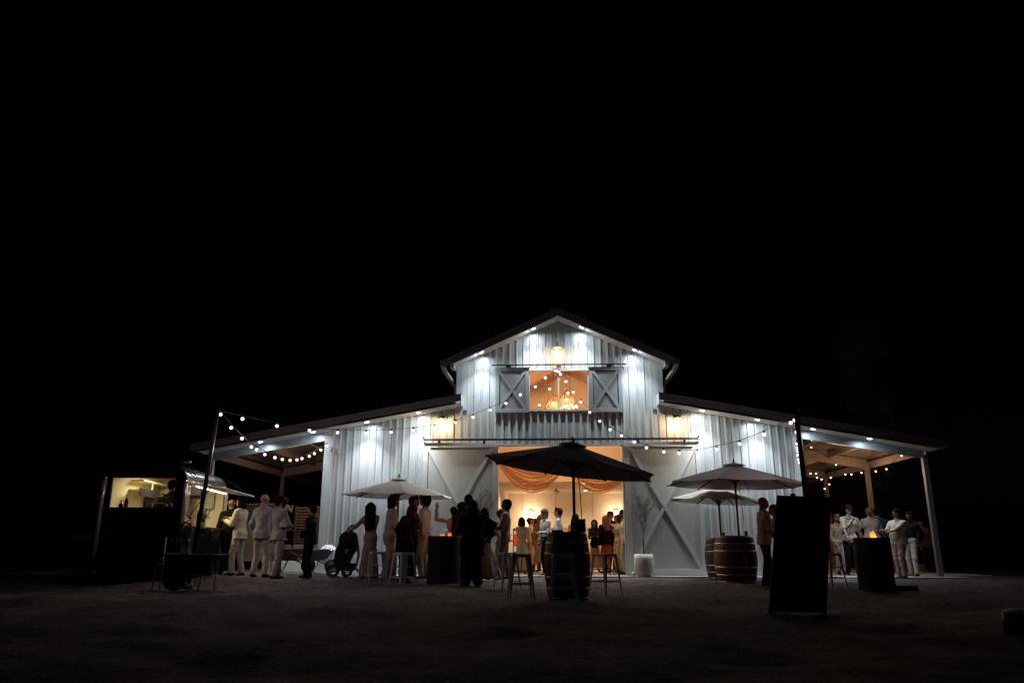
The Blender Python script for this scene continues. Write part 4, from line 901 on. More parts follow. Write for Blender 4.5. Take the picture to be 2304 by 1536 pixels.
bouquet('cream and yellow flowers in a glass jar at the left of the folding table', (at(415, 1205, -6.45)[0]+.03, -6.45, tzg+ztab+.14), .13, 46, seed=9)
js = thing('glass_jars', 'tall clear glass cylinder holding up the flowers on the folding table', 'jar', (at(413, 1240, -6.5)[0], -6.5, tzg+ztab)); obj('jar', MB().lathe([(.07, 0), (.075, .02), (.075, .20), (.085, .24), (.11, .42), (.10, .50), (.05, .56)], n=18), M['tglass'], js); obj('rim', MB().torus((0, 0, .24), .082, .008, 20, 6), M['steel'], js)
def paper_peak(label, loc, pts, dy):
    f = MB(); n = len(pts); v = []
    for k, (x, z) in enumerate(pts): v.append((x, dy*math.sin(k*2.1), z))
    vb_ = [(x*.96, dy*math.sin(k*2.1+.6)*.7, 0.0) for k, (x, z) in enumerate(pts)]
    f.add(v+vb_, [(k, k+1, n+k+1, n+k) for k in range(n-1)]); o = obj('paper_bag', f, M['paper']); o.location = loc; o.modifiers.new('t', 'SOLIDIFY').thickness = .004; return tag(o, label, 'bag')
paper_peak('crumpled white paper bag with a tall peak standing on the folding table', (at(467, 1243, -6.35)[0], -6.35, tzg+ztab+.002), [(-.19, .26), (-.15, .34), (-.10, .31), (.0, .40), (.03, .44), (.06, .39), (.11, .26), (.18, .24), (.23, .22), (.25, .02)], .05)

pw = at(378, 1244, -6.55); pl_ = obj('plate', MB().lathe([(0, 0), (.07, 0), (.12, .014), (.118, .017), (.07, .004), (0, .004)], n=24), M['paper']); pl_.location = (pw[0]+.06, -6.5, tzg+ztab+.001); tag(pl_, 'white plate at the left end of the black folding table', 'plate')
# ================================================================== PRAM
pp = on_ground(775, 1297); pr = thing('pram', 'black baby pram with a curved handle beside the woman in the long cream dress', 'pram', (pp[0], pp[1], ground_z(pp[0], pp[1])), R(10))
# local x to the right = towards the handle end
def tubeo(name, pts, r, m=M['black'], par=pr, n=8): return obj(name, MB().tube(pts, r, n), m, par)
sh = MB(); prof = [(-.20, .16), (-.26, .38), (-.22, .62), (-.13, .86), (.0, .98), (.22, 1.00), (.27, .80), (.25, .58), (.18, .50), (.10, .30), (-.02, .20)]
sh.prism(prof, -.19, .19); s_o = obj('seat_shell', sh, M['black_fab'], pr, bevel=.04)
obj('canopy', MB().lathe([(.0, -.2), (.20, -.2), (.22, 0), (.20, .2), (0, .2)], (.04, 0, .82), 22, axis='y'), M['black_fab'], pr)
obj('window_mesh', MB().prism([(-.02, .55), (.05, .80), (.11, .82), (.08, .60), (.04, .50)], -.198, -.192), M['hoop'], pr)
for s in (-.2, .2):
    tubeo('handle_arm', [(-.02, s, .92), (.02, s, 1.07), (.10, s, 1.15), (.24, s, 1.17)], .014)
    tubeo('frame_tube', [(.24, s, .85), (.30, s, .5), (.24, s, .2), (-.25, s, .12)], .014); tubeo('frame_tube', [(.0, s, .4), (.34, s, .10)], .012)
tubeo('handle', [(.24, -.2, 1.17), (.24, .2, 1.17)], .017)
for (x, s, r) in ((-.27, -.2, .14), (-.27, .2, .14), (.05, -.23, .115), (.05, .23, .115)):
    w = obj('wheel', MB().torus((x, s, r), r-.022, .022, 26, 8, axis='y'), M['rubber'], pr); obj('rim', MB().torus((x, s, r), r-.045, .008, 22, 5, axis='y').lathe([(0, -.02), (.02, -.02), (.02, .02), (0, .02)], (x, s, r), 10, axis='y').tube([(x-r+.04, s, r), (x+r-.04, s, r)], .004, 5).tube([(x, s, .04), (x, s, 2*r-.04)], .004, 5), M['hoop'], w)
obj('basket', MB().prism([(-.15, .14), (.22, .14), (.26, .30), (-.10, .30)], -.16, .16), M['black_fab'], pr)

# ================================================================== WHEELBARROWS, SOFA, VERANDA THINGS
def barrow(label, X, Y, rz, m=None):
    m = m or M['barrow']
    g = ground_z(X, Y) if Y < -.7 else .05; t = thing('wheelbarrow', label, 'wheelbarrow', (X, Y, g), rz, 'steel wheelbarrows')
    a = [(-.34, -.27, .56), (.36, -.24, .60), (.36, .24, .60), (-.34, .27, .56)]; b = [(-.20, -.17, .34), (.18, -.16, .34), (.18, .16, .34), (-.20, .17, .34)]
    tr_m = MB().add(a+b, [(4, 5, 6, 7), (0, 4, 7, 3), (1, 2, 6, 5), (0, 1, 5, 4), (3, 7, 6, 2)]); o = obj('tray', tr_m, m, t); md = o.modifiers.new('t', 'SOLIDIFY'); md.thickness = .012
    for s in (-1, 1):
        obj('handle', MB().tube([(.42, s*.04, .18), (.1, s*.14, .32), (-.25, s*.20, .36), (-.62, s*.25, .52)], .016, 8), M['black'], t)
        obj('leg', MB().tube([(-.05, s*.17, .33), (-.20, s*.20, .0), (-.28, s*.20, .34)], .012, 8), M['black'], t)
    w = obj('wheel', MB().torus((.44, 0, .18), .145, .036, 24, 8, axis='y'), M['rubber'], t); obj('rim', MB().lathe([(0, -.03), (.11, -.02), (.11, .02), (0, .03)], (.44, 0, .18), 18, axis='y'), M['black'], w); return t
p = on_ground(722, 1292); barrow('wheelbarrow with white cloths in its tray beside the pram', p[0]+.06, -.95, R(52), M['dark_tray'])
p = on_ground(668, 1292); barrow('rusty brown wheelbarrow behind the men in light suits', at(662, 1280, -.75)[0]-.1, -.80, R(14))
cl = MB(); rs = np.random.RandomState(5); n = 16; vs = []
for j in range(n):
    for i in range(n):
        u, v = i/(n-1)-.5, j/(n-1)-.5; vs.append((u*.36, v*.30, max(-.02, .10*(1-3.2*(u*u+v*v)))+.035*math.sin(u*19+v*7)*math.cos(v*17)+rs.uniform(-.012, .012)))
o = obj('cloth_bundle', cl.add(vs, [(j*n+i, j*n+i+1, (j+1)*n+i+1, (j+1)*n+i) for j in range(n-1) for i in range(n-1)], sm=True), M['paper']); o.location = (p[0]+.10 if False else at(737, 1245, -.95)[0], -.90, .66); tag(o, 'crumpled white cloths heaped in the tray of the right wheelbarrow', 'cloth')
sf = thing('outdoor_sofa', 'low pale sofa under the left veranda behind the brown wheelbarrow', 'sofa', (at(672, 1270, 1.6)[0], 1.7, .05)); obj('base', MB().box((-.9, -.35, .0), (.9, .35, .30)), M['umb_white'], sf, bevel=.02); obj('backrest', MB().box((-.9, .28, .30), (.9, .42, .62)), M['cushion'], sf, bevel=.04)
for x in (-.6, 0.0, .6): obj('cushion', MB().box((x-.27, .02, .32), (x+.27, .22, .74)), M['cushion'], sf, bevel=.06)
sc_ = thing('slatted_screen', 'warm lit slatted timber screen behind the man in the navy suit', 'screen', (at(683, 1222, 3.4)[0], 3.4, .05))
for k in range(15): obj('slat', MB().box((-.33, 0, .62+k*.085), (.40, .03, .675+k*.085)), M['wood_warm'], sc_)
for x in (-.34, .36): obj('post', MB().box((x, .031, 0), (x+.05, .07, 1.9)), M['wood_warm'], sc_)
la = thing('lattice_screen', 'tan board screen with a lattice top behind the guests queuing at the trailer', 'screen', (at(572, 1290, .9)[0], .9, .05))
hz = at(572, 1132, .9)[2]-.05
obj('board_panel', MB().box((-.42, 0, .3), (.42, .02, hz-.5)), M['panel_tan'], la)
obj('frame', MB().box((-.46, -.012, 0), (-.421, .04, hz)).box((.421, -.012, 0), (.46, .04, hz)).box((-.42, -.011, hz-.04), (.42, .04, hz)).box((-.42, -.011, hz-.50), (.42, .04, hz-.46)), M['panel_tan'], la)
lt = MB()
for k in range(-7, 13):
    for sgn, yy in ((1, .004), (-1, .014)):
        x0 = -.42+k*.085; pts = []
        z0, z1 = hz-.46, hz-.04; xa, xb = (x0, x0+.42) if sgn > 0 else (x0+.42, x0)
        # clip to the frame
        f0 = 0; f1 = 1
        for lim in (-.42, .42):
            pass
        A, B = Vector((xa, yy, z0)), Vector((xb, yy, z1)); d = B-A; ts = sorted([(-.42-A.x)/d.x, (.42-A.x)/d.x]); t0, t1 = max(0, ts[0]), min(1, ts[1])
        if t1-t0 > .03: lt.beam(A+d*t0, A+d*t1, .006, .018)
obj('lattice', lt, M['panel_tan'], la)

# ================================================================== PLANTERS AND TREES
def planter_tree(X, Y, lab_p, lab_t, hh, seed, spread=.32):
    g = .05 if Y > -.7 else ground_z(X, Y); t = thing('planter', lab_p, 'planter', (X, Y, g), 0, 'round white planters')
    obj('pot', MB().lathe([(.185, 0), (.225, .10), (.25, .28), (.245, .42), (.225, .52), (.205, .52), (.215, .42), (.0, .40)], n=36), M['planter'], t); obj('soil', MB().lathe([(.21, .455), (.1, .47), (0, .475)], n=20), M['soil'], t)
    tr = thing('potted_tree', lab_t, 'tree', (X, Y, g+.46), 0, 'slender olive trees in white planters'); rs = random.Random(seed); tk = MB(); lf = MB()
    def twig(p, d, L, r, dep):
        n = 4; pts = [p]; q = p.copy(); dd = d.copy()
        for k in range(n): dd = (dd+Vector((rs.uniform(-.16, .16), rs.uniform(-.16, .16), .09))).normalized(); q = q+dd*L/n; pts.append(q.copy())
        tk.tube(pts, [r*(1-.6*k/n) for k in range(n+1)], 5)
        if dep == 0 or L < .16:
            for k in range(int(L*26)):
                u = rs.random(); a = pts[min(int(u*n), n-1)].lerp(pts[min(int(u*n)+1, n)], u*n % 1); e = Vector((rs.uniform(-1, 1), rs.uniform(-1, 1), rs.uniform(-.3, 1))).normalized(); s2 = e.cross(Vector((rs.random(), rs.random(), rs.random()))).normalized()*.006; ln = rs.uniform(.02, .038)
                lf.add([a, a+e*ln*.5+s2, a+e*ln, a+e*ln*.5-s2], [(0, 1, 2, 3)])
        else:
            for k in range(rs.choice((3, 4, 4))):
                u = rs.uniform(.3, 1); a = pts[min(int(u*n), n-1)].lerp(pts[min(int(u*n)+1, n)], u*n % 1); th = rs.uniform(0, 6.28); e = (dd*1.0+Vector((math.cos(th), math.sin(th), .15))*rs.uniform(.5, 1.0)).normalized(); twig(a, e, L*rs.uniform(.55, .8), r*.55, dep-1)
    for k in range(2): tk.tube([(k*.03, 0, -.03), (.02-k*.02, .0, .35), (.03, .01, .60)], [.013, .011, .009], 6)
    for k in range(5):
        th = k*1.256+rs.random(); twig(Vector((.03, .01, .50+.03*k)), Vector((math.cos(th)*spread, math.sin(th)*spread, 1)).normalized(), hh*.52, .009, 3)
    obj('trunk', tk, M['bark'], tr); obj('crown', lf, M['leaf'], tr)
p = at(1450, 1297, -.42); planter_tree(p[0], -.42, 'round white planter on the slab in front of the right sliding door', 'sparse thin leaved tree in the planter before the right sliding door', 1.0, 3)
p = at(1086, 1297, -.42); planter_tree(p[0], -.42, 'white planter hidden behind the guests at the left sliding door', 'sparse thin tree peeping above the heads at the left sliding door', 1.05, 8)
cu = MB().lathe([(.03, 0), (.035, .10), (.032, .10), (.028, .005), (0, .005)], n=14); o = obj('paper_cup', cu, M['umb_white']); p = at(1426, 1294, -.5); o.location = (p[0], -.5, .052); tag(o, 'small white cup standing on the slab left of the right planter', 'cup')

# box, cups and glasses on the barrels
bx = thing('ice_box', 'black open box standing on the lid of the central barrel beside the pole', 'box', (at(1301, 1190, -7.98)[0], -7.98, ground_z(0, -8)+.997))
obj('box_body', MB().box((-.115, -.09, .0), (.115, .09, .13)), M['black'], bx, bevel=.008); obj('lid', MB().add([(-.115, .092, .125), (.115, .092, .125), (.125, .13, .20), (-.105, .13, .20)], [(0, 1, 2, 3)]), M['black'], bx).modifiers.new('t', 'SOLIDIFY').thickness = .008
def tumbler(label, X, Y, z, h=.12, r=.032, m=None):
    t = thing('glass_tumbler', label, 'glass', (X, Y, z), 0, 'glasses on the barrels'); obj('tumbler', MB().lathe([(r*.8, 0), (r, h), (r*.93, h), (r*.72, .008), (0, .008)], n=16), m or M['tglass'], t); obj('drink', MB().lathe([(0, .01), (r*.7, .01), (r*.82, h*.55), (0, h*.55)], n=14), M['glass'], t); return t
zb = ground_z(0, -8)+.997
tumbler('clear glass at the right front of the central barrel lid', .13, -8.22, zb); 
nd = obj('napkin_tray', MB().box((-.09, -.06, 0), (.09, .06, .025)), M['black'], bevel=.01); nd.location = (-.17, -8.15, zb); tag(nd, 'low dark tray on the left of the central barrel lid', 'tray')
zr = ground_z(3.58, -3.02)+.972
tumbler('short glass on the wide right barrel, left of the umbrella pole', 3.42, -3.22, zr, .07, .03); tumbler('clear glass on the wide right barrel, right of the umbrella pole', 3.90, -3.2, zr, .09, .035)

# drinks fridge in the doorway
p = at(1166, 1300, 1.6); fd = thing('drinks_fridge', 'upright drinks fridge with a glowing red picture in the doorway behind a stool', 'fridge', (at(1167, 1210, 1.9)[0], 1.9, .06))
obj('cabinet', MB().box((-.16, 0, .0), (.20, .4, 1.18)), M['dark_obj'], fd, bevel=.01); obj('screen', MB().box((-.13, -.012, .72), (.17, -.002, 1.0)), M['e_screen'], fd); obj('light_box', MB().box((-.13, -.012, 1.02), (.17, -.002, 1.12)), M['e_screen2'], fd); obj('light_panel', MB().box((-.13, -.012, .55), (.17, -.002, .70)), M['e_screen2'], fd)

# dim bollard at the lower right
p = at(2294, 1367, -12.6); bo = thing('bollard', 'dark round post with a domed cap coloured as if lit at the lower right corner', 'bollard', (p[0], -12.6, ground_z(p[0], -12.6)))
hh = p[2]-ground_z(p[0], -12.6); obj('post', MB().lathe([(.15, 0), (.15, hh-.05), (.14, hh-.042)], n=28), M['black'], bo); obj('cap', MB().lathe([(.145, hh-.04), (.13, hh-.02), (.08, hh-.004), (0, hh)], n=28), M['umb_white'], bo); obj('handle', MB().tube([(-.02, -.16, hh-.25), (-.02, -.16, hh-.55)], .006, 6).sphere((-.02, -.16, hh-.24), .012, 8), M['steel'], bo)  # pale cap colour stands in for light falling on its top

# low kerb and rough bank on the far right, garden wall
gw = MB().box((9.6, 4.2, -.05), (11.0, 4.4, .26)); o = obj('garden_wall', gw, M['panel_tan'], bevel=.02); tag(o, 'low brown wall behind the men at the right veranda', 'wall')

# smoke drifting up from the right fire drum
def smoke():
    mb = MB(); pts = []; rad = []
    for k in range(14):
        u = k/13; pts.append((5.95+1.1*u+.25*math.sin(u*6), -4.6+1.2*u, 1.05+4.6*u)); rad.append(.10+.55*u)
    o = obj('smoke', mb.tube(pts, rad, 14), []) if False else None
    me = MB().tube(pts, rad, 14).mesh('smoke'); fixn(me)
    m = bpy.data.materials.new('smoke'); m.use_nodes = True; t = m.node_tree; t.nodes.remove(t.nodes['Principled BSDF'])
    v = t.nodes.new('ShaderNodeVolumePrincipled'); v.inputs['Color'].default_value = (.45, .55, .9, 1); v.inputs['Anisotropy'].default_value = .2
    tc = t.nodes.new('ShaderNodeTexCoord'); n = t.nodes.new('ShaderNodeTexNoise'); n.inputs['Scale'].default_value = 1.7; n.inputs['Detail'].default_value = 3; n.inputs['Distortion'].default_value = .8
    mr = t.nodes.new('ShaderNodeMapRange'); mr.inputs[1].default_value = .48; mr.inputs[2].default_value = .75; mr.inputs[3].default_value = 0; mr.inputs[4].default_value = .30
    t.links.new(tc.outputs['Object'], n.inputs['Vector']); t.links.new(n.outputs[0], mr.inputs[0]); t.links.new(mr.outputs[0], v.inputs['Density']); t.links.new(v.outputs[0], t.nodes['Material Output'].inputs['Volume'])
    o = link('smoke', me, m); o['kind'] = 'stuff'; tag(o, 'thin bluish smoke drifting up from the right fire drum', 'smoke')
smoke()

# ================================================================== PEOPLE
def snet(f, lo, hi, h):
    """surface nets: closed smooth surface of the field f < 0 inside the box lo..hi at grid step h"""
    lo = np.array(lo, float); hi = np.array(hi, float); n = np.ceil((hi-lo)/h).astype(int)+1
    ax = [lo[i]+h*np.arange(n[i]) for i in range(3)]
    X, Y, Z = np.meshgrid(*ax, indexing='ij'); V = f(X.astype(np.float32), Y.astype(np.float32), Z.astype(np.float32))
    V[0] = V[-1] = 1; V[:, 0] = V[:, -1] = 1; V[:, :, 0] = V[:, :, -1] = 1
    ins = V < 0; c = np.zeros([k-1 for k in n], int)
    for a in (0, 1):
        for b in (0, 1):
            for d in (0, 1): c += ins[a:n[0]-1+a, b:n[1]-1+b, d:n[2]-1+d]
    act = (c > 0) & (c < 8); idx = -np.ones(act.shape, int); cells = np.argwhere(act); idx[act] = np.arange(len(cells))
    acc = np.zeros((len(cells), 3)); cnt = np.zeros(len(cells)); ci, cj, ck = cells.T
    corners = [(a, b, d) for a in (0, 1) for b in (0, 1) for d in (0, 1)]
    for p in corners:
        for axn in range(3):
            if p[axn]: continue
            q = list(p); q[axn] = 1
            v0 = V[ci+p[0], cj+p[1], ck+p[2]]; v1 = V[ci+q[0], cj+q[1], ck+q[2]]; m = (v0 < 0) != (v1 < 0)
            t = np.where(m, v0/np.where(m, v0-v1, 1), 0); pt = np.array(p, float)[None, :].repeat(len(cells), 0); pt[:, axn] = t
            acc += pt*m[:, None]; cnt += m
    vs = lo+(cells+acc/np.maximum(cnt, 1)[:, None])*h
    fs = []
    for axn in range(3):
        sl0 = [slice(0, n[i]) for i in range(3)]; sl1 = list(sl0); sl0[axn] = slice(0, n[axn]-1); sl1[axn] = slice(1, n[axn])
        a = ins[tuple(sl0)]; b = ins[tuple(sl1)]; e = np.argwhere(a != b)
        u, w = (axn+1) % 3, (axn+2) % 3
        e = e[(e[:, u] > 0) & (e[:, w] > 0) & (e[:, u] < n[u]-1) & (e[:, w] < n[w]-1)]
        if not len(e): continue
        def cell(du, dw): q = e.copy(); q[:, u] -= du; q[:, w] -= dw; return idx[q[:, 0], q[:, 1], q[:, 2]]
        q = np.stack([cell(1, 1), cell(0, 1), cell(0, 0), cell(1, 0)], 1); flip = ~a[tuple(e.T)]; q[flip] = q[flip][:, ::-1]; fs.append(q)
    return vs, np.concatenate(fs)

def cone(a, b, ra, rb, ky=1.0, kx=1.0): return (np.array(a, float), np.array(b, float), ra, rb, ky, kx)
def field(prims, k=0.03):
    def f(X, Y, Z):
        out = None
        for a, b, ra, rb, ky, kx in prims:
            px, py, pz = (X-a[0])/kx, (Y-a[1])/ky, Z-a[2]; d = b-a; dx, dy, dz = d[0]/kx, d[1]/ky, d[2]; L = dx*dx+dy*dy+dz*dz+1e-9
            t = np.clip((px*dx+py*dy+pz*dz)/L, 0, 1); q = np.sqrt((px-t*dx)**2+(py-t*dy)**2+(pz-t*dz)**2)-(ra+t*(rb-ra))
            q = q*min(ky, kx, 1)
            if out is None: out = q
            else:
                h = np.clip(0.5+0.5*(out-q)/k, 0, 1); out = out*(1-h)+q*h-k*h*(1-h)
        return out
    return f
def bounds(prims, pad):
    lo = np.full(3, 9.0); hi = -lo.copy()
    for a, b, ra, rb, ky, kx in prims:
        r = max(ra, rb)*max(1, ky, kx)
        lo = np.minimum(lo, np.minimum(a, b)-r-pad); hi = np.maximum(hi, np.maximum(a, b)+r+pad)
    return lo, hi
def npmesh(name, parts):
    vs = []; fs = []; mi = []; n = 0
    for v, f, m in parts:
        vs.append(v); fs.append(np.array(f)+n); mi.append(np.full(len(f), m) if np.isscalar(m) else m); n += len(v)
    v = np.concatenate(vs).astype(np.float32); f = np.concatenate(fs).astype(np.int32); mi = np.concatenate(mi).astype(np.int32)
    me = bpy.data.meshes.new(name); me.vertices.add(len(v)); me.vertices.foreach_set('co', v.ravel()); me.loops.add(f.size); me.loops.foreach_set('vertex_index', f.ravel())
    me.polygons.add(len(f)); me.polygons.foreach_set('loop_start', np.arange(0, f.size, 4)); me.polygons.foreach_set('material_index', mi); me.polygons.foreach_set('use_smooth', np.ones(len(f), bool))
    me.update(calc_edges=True); return me
def ik(a, b, l1, l2, bend):
    a, b, bend = np.array(a, float), np.array(b, float), np.array(bend, float); d = b-a; L = np.linalg.norm(d)
    if L > (l1+l2)*.998: b = a+d/L*(l1+l2)*.998; d = b-a; L = np.linalg.norm(d)
    u = d/L; bend = bend-u*bend.dot(u); bend /= (np.linalg.norm(bend)+1e-9); x = (l1*l1-l2*l2+L*L)/(2*L); h = math.sqrt(max(l1*l1-x*x, 0)); return a+u*x+bend*h, b

CM = {}
def cm(col, kind='cloth'):
    key = (tuple(round(c, 3) for c in col), kind)
    if key not in CM:
        CM[key] = (cloth_m('cloth', col) if max(col) > .2 else mat('dark_cloth', col, rough=.95, noise=.2, nscale=14, bump=.3, bscale=30, spec=.15)) if kind == 'cloth' else mat(kind, col, rough=.55 if kind == 'skin' else .85, spec=.5 if kind == 'skin' else .08, noise=.12, nscale=20, bump=.1 if kind == 'skin' else .5, bscale=60, stretch=(1, 1, 1) if kind == 'skin' else (3, 3, .4))
    return CM[key]
LIGHT = (.60, .56, .50); CREAM = (.56, .48, .36); NAVY = (.012, .015, .035); BLACKC = (.010, .009, .010); GREY = (.24, .25, .28); PALEGREY = (.42, .41, .42)
SK = dict(l=(.52, .30, .20), m=(.36, .19, .12), d=(.14, .065, .04)); HB = (.012, .008, .007); HBR = (.05, .022, .012); HRED = (.10, .025, .012); HBL = (.36, .22, .09); HGR = (.15, .14, .13)

def person(label, px, hy, fy=None, Y=None, face=180, h=None, top=('shirt', LIGHT), bottom=('trousers', LIGHT), hair=('short', HB), skin='m', w=1.0, female=False, lean=(0, 0), head=(0, 0),
           ha=(-.25, .0, .80), hb=(.25, .0, .80), ea=(-.3, .5, -.5), eb=(.3, .5, -.5), feet=.11, step=0.0, shoes=BLACKC, fine=True, group='wedding guests', base=None, extras=(), zg=None, lift=0, short_sleeve=False):
    # ---- placement
    if base is not None: bx_, by_, gz = base
    elif fy is not None:
        p = on_ground(px, fy); by_ = p[1]; q = at(px, hy, by_); bx_ = q[0]; gz = ground_z(bx_, by_) if by_ < -.62 else .058
        h = h or float(np.clip(q[2]-gz, 1.5, 1.98))
    else:
        q = at(px, hy, Y); bx_, by_ = q[0], Y; gz = (ground_z(bx_, by_) if by_ < -.62 else .058) if zg is None else zg; h = h or float(np.clip(q[2]-gz, 1.45, 1.98))
    s = h/1.75
    # leaning the upper body shifts the head: move the feet the other way so the head lands on its pixel
    th = R(face); lf, ls = R(lean[0]), R(lean[1])
    c_, s_ = math.cos(th), math.sin(th)
    hx, hy_ = math.sin(ls)*.72*s, -math.sin(lf)*.72*s
    wx, wy = c_*hx-s_*hy_, s_*hx+c_*hy_
    if base is None: bx_ -= wx
    t = thing('person', label, 'person', (bx_, by_, gz), th, group); t.scale = (s, s, s)
    Ml = Matrix.Translation((0, 0, .95)) @ Matrix.Rotation(ls, 4, 'Y') @ Matrix.Rotation(lf, 4, 'X') @ Matrix.Translation((0, 0, -.95))
    def T(p): v = Ml @ Vector(p); return np.array(v)
    sw = (.155 if female else .18)*(.5+.5*w); cw = w*(.9 if female else 1.0); f = 1.0
    SA, SB = T((-sw, 0, 1.395)), T((sw, 0, 1.395))
    EA, HA = ik(SA, ha, .29, .26, ea); EB, HB_ = ik(SB, hb, .29, .26, eb)
    hipA, hipB = np.array((-.092, 0, .90)), np.array((.092, 0, .90)); anA, anB = np.array((-feet, step, .085)), np.array((feet, -step, .085))
    KA, anA = ik(hipA, anA, .425, .40, (0, -1, 0)); KB, anB = ik(hipB, anB, .425, .40, (0, -1, 0))
    # ---- head frame
    ny, nod = R(head[0]), R(head[1]); NB = T((0, .01, 1.46)); Hc0 = T((0, -.014, 1.628))
    Mh = Matrix.Translation(Vector(Hc0)) @ Matrix.Rotation(ls*.5, 4, 'Y') @ Matrix.Rotation(ny, 4, 'Z') @ Matrix.Rotation(nod+lf*.3, 4, 'X')
    Mi = np.array(Mh.inverted())
    def tohead(X, Yy, Z): return [Mi[i, 0]*X+Mi[i, 1]*Yy+Mi[i, 2]*Z+Mi[i, 3] for i in range(3)]
    skull = [cone((0, .012, .025), (0, .02, .03), .092, .092, 1.08, .86), cone((0, -.025, -.02), (0, -.040, -.07), .066, .040, 1.0, .95), cone((0, -.086, .005), (0, -.100, -.028), .009, .0145), cone((0, -.075, -.062), (0, -.080, -.062), .018, .018, 1, 1.3),
             cone((-.078, .012, -.01), (-.082, .018, .02), .011, .017, 1.0, .6), cone((.078, .012, -.01), (.082, .018, .02), .011, .017, 1.0, .6), cone((-.03, -.080, .030), (.03, -.080, .030), .014, .014), cone((0, .03, -.03), (0, .035, -.16), .052, .056)]
    sf_ = field(skull, .018)
    def headf(X, Yy, Z):
        x, y, z = tohead(X, Yy, Z); v = sf_(x, y, z)
        for ex in (-.031, .031): v = np.maximum(v, -(np.sqrt((x-ex)**2+(y+.088)**2+(z-.008)**2)-.013))   # eye sockets
        return v
    hc = np.array(Hc0); hv, hf = snet(headf, hc-[.125, .15, .20], hc+[.125, .15, .14], .0075 if fine else .010)
    # face colours by place on the head
    cen = hv[hf].mean(1); x, y, z = tohead(cen[:, 0], cen[:, 1], cen[:, 2]); hm = np.zeros(len(hf), int)
    eye = (np.abs(np.abs(x)-.031) < .013) & (np.abs(z-.006) < .007) & (y < -.06); brow = (np.abs(np.abs(x)-.031) < .019) & (np.abs(z-.031) < .005) & (y < -.06); lips = (np.abs(x) < .022) & (np.abs(z+.062) < .007) & (y < -.08)
    hm[eye | brow] = 1; hm[lips] = 2
    beard = hair[2] if len(hair) > 2 else None
    if beard: hm[(z < -.052) & (z > -.115) & (y < -.015) & ~lips] = 1
    # ---- body
    R_ = cw
    def torso(o, dz=0): return [cone(T((-.085*R_, 0, 1.30)), T((.085*R_, 0, 1.30)), .105*R_+o, .105*R_+o, .82), cone(T((0, .012, 1.44)), T((-sw+.012, .008, 1.388)), .056+o*.8, .046+o, .9), cone(T((0, .012, 1.44)), T((sw-.012, .008, 1.388)), .056+o*.8, .046+o, .9), cone(T((0, -.005*R_, 1.24)), (0, 0, 1.04), .125*R_+o, (.105 if female else .120)*R_+o, .82, 1.12), cone((-.05*R_, 0, .93), (.05*R_, 0, .93), (.118 if female else .110)*R_+o, (.118 if female else .110)*R_+o, .88)]+([cone(T((0, -.06, 1.27)), T((0, -.07, 1.25)), .085+o, .085+o, .7, 1.4)] if female else [])+([cone((0, -.05*R_, 1.10), (0, -.05*R_, 1.02), .11*R_+o, .115*R_+o)] if w > 1.15 else [])
    def arm(o, which, upto=1.0, ru=.042, re=.036, rw=.026):
        S_, E_, H_ = (SA, EA, HA) if which == 0 else (SB, EB, HB_); return [cone(S_, E_, ru+o, re+o)]+([cone(E_, E_+(H_-E_)*upto, re+o, rw+o)] if upto > 0 else [])
    legs = lambda o, rt=.082, rk=.054, ra=.036: [cone(hipA, KA, rt*R_+o, rk+o), cone(KA, anA, rk+o, ra+o), cone(hipB, KB, rt*R_+o, rk+o), cone(KB, anB, rk+o, ra+o)]
    fa = lambda an: [cone(an+[0, .02, -.03], an+[0, -.13, -.055], .036, .028)]
    body = torso(-.012)+arm(0, 0)+arm(0, 1)+legs(-.008)+[cone(NB-[0, 0, .02], np.array(Mh @ Vector((0, .03, -.09))), .056, .052)]+fa(anA)+fa(anB)
    lo, hi = bounds(body, .03); bf = field(body, .035); bv, bfc = snet(bf, lo, hi, .020 if fine else .024)
    parts = [(hv, hf, hm), (bv, bfc, 0)]
    # ---- hands: palm, four unequal fingers, thumb from the side of the palm
    for k_, (E_, H_) in enumerate(((EA, HA), (EB, HB_))):
        d = (H_-E_)/np.linalg.norm(H_-E_); sx = -1 if k_ == 0 else 1
        side = np.cross(d, (0, 0, 1.0)) if abs(d[2]) < .8 else (np.array((-sx, -.25, 0.0)) if 'wave%d' % k_ in extras else np.array((0, -1.0, 0))); side = side/np.linalg.norm(side)
        if np.dot(side, (-sx, -.6, .3)) < 0: side = -side                   # towards the thumb
        pal = np.cross(side, d); pal = pal/np.linalg.norm(pal)
        if np.dot(pal, (-sx, 0, 0)) < 0: pal = -pal
        openh = 'wave%d' % k_ in extras; curl = .05 if openh else .55
        ps = [cone(H_-d*.02, H_+d*.035, .026, .026, 1, 1), cone(H_+d*.035+side*.024, H_+d*.08+side*.027, .018, .015), cone(H_+d*.035-side*.022, H_+d*.075-side*.026, .018, .014)]
        for j, (off, L) in enumerate(((.030, .070), (.010, .078), (-.010, .073), (-.029, .058))):
            a = H_+d*.078+side*off; spread = side*off*(1.0 if openh else .2); p1 = a+(d*math.cos(curl*.6)+pal*math.sin(curl*.6))*L*.45+spread*.5; p2 = p1+(d*math.cos(curl*1.7)+pal*math.sin(curl*1.7))*L*.35+spread*.35; p3 = p2+(d*math.cos(curl*2.4)+pal*math.sin(curl*2.4))*L*.25
            ps += [cone(a, p1, .0098, .009), cone(p1, p2, .009, .0082), cone(p2, p3, .0082, .007)]
        a = H_+d*.022+side*.028; p1 = a+(d*.6+side*.9)*.034; p2 = p1+(d*.9+side*.35+pal*.2)*.034; ps += [cone(a, p1, .014, .0115), cone(p1, p2, .0115, .009)]
        lo, hi = bounds(ps, .012); v_, f_ = snet(field(ps, .007), lo, hi, .0065 if fine else .009); parts.append((v_, f_, 0))
